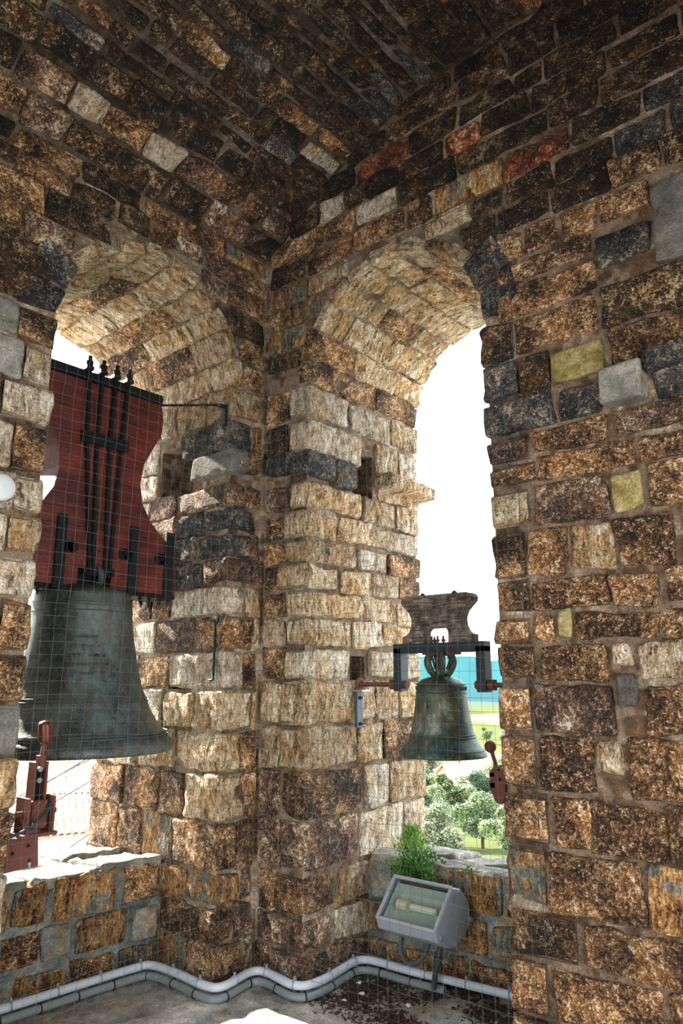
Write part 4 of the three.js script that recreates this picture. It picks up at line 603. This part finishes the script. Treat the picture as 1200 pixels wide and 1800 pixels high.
ridge('nearer hills at the foot of the mountain, tinted blue green for haze', 3300, 900, -95, 75, 0x2c4a50, 7);
// trees on the slope
const barkM = new THREE.MeshStandardMaterial({ color: 0x4a3c2c, roughness: 0.95 });
function treeKind(seed, color, lean) {
  const r = rng(seed), rr = (a, b) => a + r() * (b - a), g = new THREE.Group(), tri = [[], []], blobs = [];
  for (let i = 0; i < 11; i++) { const a = rr(0, 6.28), q = rr(0.2, 2.0), y = rr(2.2, 6); blobs.push([Math.cos(a) * q, y, Math.sin(a) * q * lean, rr(0.9, 1.7) * (y > 5 ? 0.75 : 1)]); }
  const pos = [], nor = [];
  for (let i = 0; i < 9000; i++) { const b = blobs[Math.floor(r() * blobs.length)], d = V(rr(-1, 1), rr(-0.8, 1), rr(-1, 1)).normalize(), k = b[3] * Math.pow(rr(0.3, 1), 0.4), c = V(b[0], b[1], b[2]).addScaledVector(d, k), s = rr(0.06, 0.14), u = V(rr(-1, 1), rr(-1, 1), rr(-1, 1)).normalize(), w = V(rr(-1, 1), rr(-1, 1), rr(-1, 1)).cross(u).normalize(), p = [c.clone().addScaledVector(u, s), c.clone().addScaledVector(w, s * 0.7), c.clone().addScaledVector(u, -s), c.clone().addScaledVector(w, -s * 0.7)]; for (const q of [0, 1, 2, 0, 2, 3]) { pos.push(p[q].x, p[q].y, p[q].z); nor.push(d.x, d.y, d.z); } }
  const geo = new THREE.BufferGeometry(); geo.setAttribute('position', new THREE.Float32BufferAttribute(pos, 3)); geo.setAttribute('normal', new THREE.Float32BufferAttribute(nor, 3));
  tag(part(g, 'crown', geo, new THREE.MeshPhysicalMaterial({ color, roughness: 1, transmission: 0.35, thickness: 0, side: THREE.DoubleSide })), null, null, null, 'stuff');
  part(g, 'trunk', [rod([0, -1, 0], [0.1, 2.6, 0], 0.2, 8, 0.12), rod([0.1, 2.4, 0], [0.9, 4.2, 0.3], 0.1, 6, 0.05), rod([0.1, 2.4, 0], [-0.7, 4.4, -0.3], 0.1, 6, 0.05)], barkM);
  return g;
}
{
  const kinds = [treeKind(1, 0x6f8a58, 1), treeKind(2, 0x86a068, 0.9), treeKind(3, 0x8d9c74, 1.1), treeKind(4, 0x5f7c58, 1)];
  const words = ['mid green', 'light green', 'grey green', 'deep green'];
  // rows of the copse from the tower outwards: [row, distance, crown size, foot's drop in the view, [[place across, kind], ...]]
  const rows = [['nearest row', 58, 0.75, 1498, [[768, 2], [880, 1]]], ['second row', 70, 0.85, 1466, [[735, 3], [836, 0]]], ['third row', 86, 1.0, 1436, [[780, 1], [884, 2]]], ['fourth row', 97, 0.95, 1410, [[730, 1], [838, 3]]], ['row by the houses', 135, 1.0, 1372, [[748, 2], [872, 1]]], ['far hedge', 330, 1.2, 1300, [[850, 1], [886, 2]]]];
  const order = ['leftmost', 'second'];
  for (const [row, d, s, py, list] of rows) list.forEach(([px, k], n) => {
    const o = kinds[k].clone(); o.name = numbered('tree'); o.position.copy(toward(deg(px), d, EYE.y - d * ((py - 1195) / 1333))); o.scale.set(s * 1.08, s * 0.85, s * 1.08); o.rotation.y = px; scene.add(o);
    tag(o, words[k] + ' leafy tree, ' + order[n] + (n ? ' from left' : '') + ' in the ' + row + ' below the arch', 'tree', 'trees of the copse below the right arch');
  });
}
// houses
const plaster = (c) => new THREE.MeshStandardMaterial({ color: c, roughness: 0.95, bumpMap: BUMP.soft, bumpScale: 0.004 });
const tileTex = paint(1 / 1.4, (i) => ramp(P(0x8a6a54, 0xa98a72, 0xc0a48c, 0xd2bca6, 0xe0d0be), clamp(field.soft[i], 0, 1)));
const tileM = new THREE.MeshStandardMaterial({ map: tileTex, roughness: 0.95 });
function house(name, label, px, dist, yaw, w, d, yBase, yEave, rise, wallColor, windows, fine) {
  const p = toward(deg(px), dist, yBase), t = base(name, [p.x, p.y, p.z], YAW * 0 + yaw); tag(t, label, 'house'); const h = yEave - yBase;
  const body = new THREE.Shape(); body.moveTo(-d / 2, 0); body.lineTo(-d / 2, h); body.lineTo(0, h + rise); body.lineTo(d / 2, h); body.lineTo(d / 2, 0); body.closePath();
  part(t, 'wall', boxUV(new THREE.ExtrudeGeometry(body, { depth: w, bevelEnabled: false }).rotateY(-Math.PI / 2).translate(w / 2, 0, 0)), plaster(wallColor)); // z is the slope's run
  for (const s of [-1, 1]) {
    const L = Math.hypot(d / 2 + 0.4, rise * (1 + 0.8 / d)), an = Math.atan2(rise, d / 2), g = [box(w + 0.6, 0.08, L, 0, 0.06, 0).rotateX(s * an).translate(0, h + rise / 2 - 0.06, s * d / 4 + s * 0.12)];
    part(t, 'roof', g, tileM);
    if (fine && s > 0) { const rows = [], nn = Math.floor((w + 0.5) / 0.21); for (let i = 0; i < nn; i++) rows.push(new THREE.CylinderGeometry(0.085, 0.095, L, 7, 1, true, 0, Math.PI).rotateZ(Math.PI / 2).rotateY(Math.PI / 2).translate((i - nn / 2) * 0.21, 0.1, 0).rotateX(s * an).translate(0, h + rise / 2 - 0.06, s * d / 4 + s * 0.12)); tag(part(t, 'roof_tiles', rows, new THREE.MeshStandardMaterial({ map: tileTex, roughness: 0.95, side: THREE.DoubleSide })), null, null, null, 'stuff'); }
  }
  for (const [x, y, ww, hh, face] of windows) { const win = part(t, 'window', face === 'x' ? box(0.1, hh, ww, w / 2, y, x) : box(ww, hh, 0.1, x, y, d / 2), plaster(0x6d6258)); part(win, 'pane', face === 'x' ? box(0.02, hh * 0.8, ww * 0.8, w / 2 + 0.05, y, x) : box(ww * 0.8, hh * 0.8, 0.02, x, y, d / 2 + 0.05), new THREE.MeshStandardMaterial({ color: 0x2c3338, roughness: 0.15 })); }
}
const faceUs = (px) => { const a = THREE.MathUtils.degToRad(deg(px)), dx = -(FWD.x * Math.cos(a) + RIGHT.x * Math.sin(a)), dz = -(FWD.z * Math.cos(a) + RIGHT.z * Math.sin(a)); return Math.atan2(dx, dz); };
house('house', 'low white house with a tiled eave just below the left arch', 120, 28, faceUs(120) + 0.08, 8, 3.2, -11, -3.2, 0.7, 0xe6dccf, [[1.6, 5.2, 0.8, 1.0]], true);
house('house', 'pale house with a tiled roof behind the nearest white house', 60, 37, faceUs(60) - 0.12, 12, 7, -12, -2.95, 1.35, 0xdccdbb, [[2.5, 6.0, 1.1, 0.7]], true);
house('house', 'pink house with a grey roof among the trees under the small bell', 803, 105, faceUs(803) + 0.6, 5, 5, -15.2, -11.2, 1.7, 0xc79f86, [[0.4, 2, 0.8, 1.2], [0, 2.2, 0.8, 1.2, 'x']], false);
house('house', 'brick red house above the trees beside the striker', 845, 150, faceUs(845) + 0.3, 9, 7, -17.5, -14.6, 1.4, 0xb98a76, [[1.5, 1.8, 0.8, 1.2], [-1.5, 1.8, 0.8, 1.2]], false);
house('house', 'white house with dark windows in the valley right of the small bell', 884, 170, faceUs(884) - 0.3, 9, 7, -18.2, -15.4, 1.2, 0xe0d8ce, [[-2, 2.2, 0.9, 1.4], [0.4, 2.2, 0.9, 1.4], [2.6, 2.2, 0.9, 1.4]], false);
// overhead cables between the roofs
[['upper', 20, 1392, 190, 1302], ['second', 22, 1384, 190, 1308], ['third', 60, 1408, 190, 1343], ['lowest', 40, 1512, 190, 1424]].forEach(([w, x0, y0, x1, y1]) => {
  const a = toward(deg(x0), 16, EYE.y - 16 * (y0 - 1195) / 1333), b = toward(deg(x1), 16, EYE.y - 16 * (y1 - 1195) / 1333), d = b.clone().sub(a), pts = [-1.5, -0.7, 0, 0.5, 1, 1.7, 2.5].map((k) => a.clone().addScaledVector(d, k).add(V(0, -0.03 * (1 - (k - 0.5) ** 2 * 0.3), 0)));
  tag(mesh('overhead_cable', tube(pts, 0.014, 40, 6), new THREE.MeshStandardMaterial({ color: 0x4e4c50, roughness: 0.7 })), w + ' of the four dark cables crossing outside below the large bell', 'cable');
});
//@@END@@
const renderer = new THREE.WebGLRenderer({ antialias: true });
renderer.toneMapping = THREE.LinearToneMapping; renderer.toneMappingExposure = EXPOSURE;
renderer.shadowMap.enabled = true; renderer.shadowMap.type = THREE.PCFSoftShadowMap;
renderer.render(scene, camera);
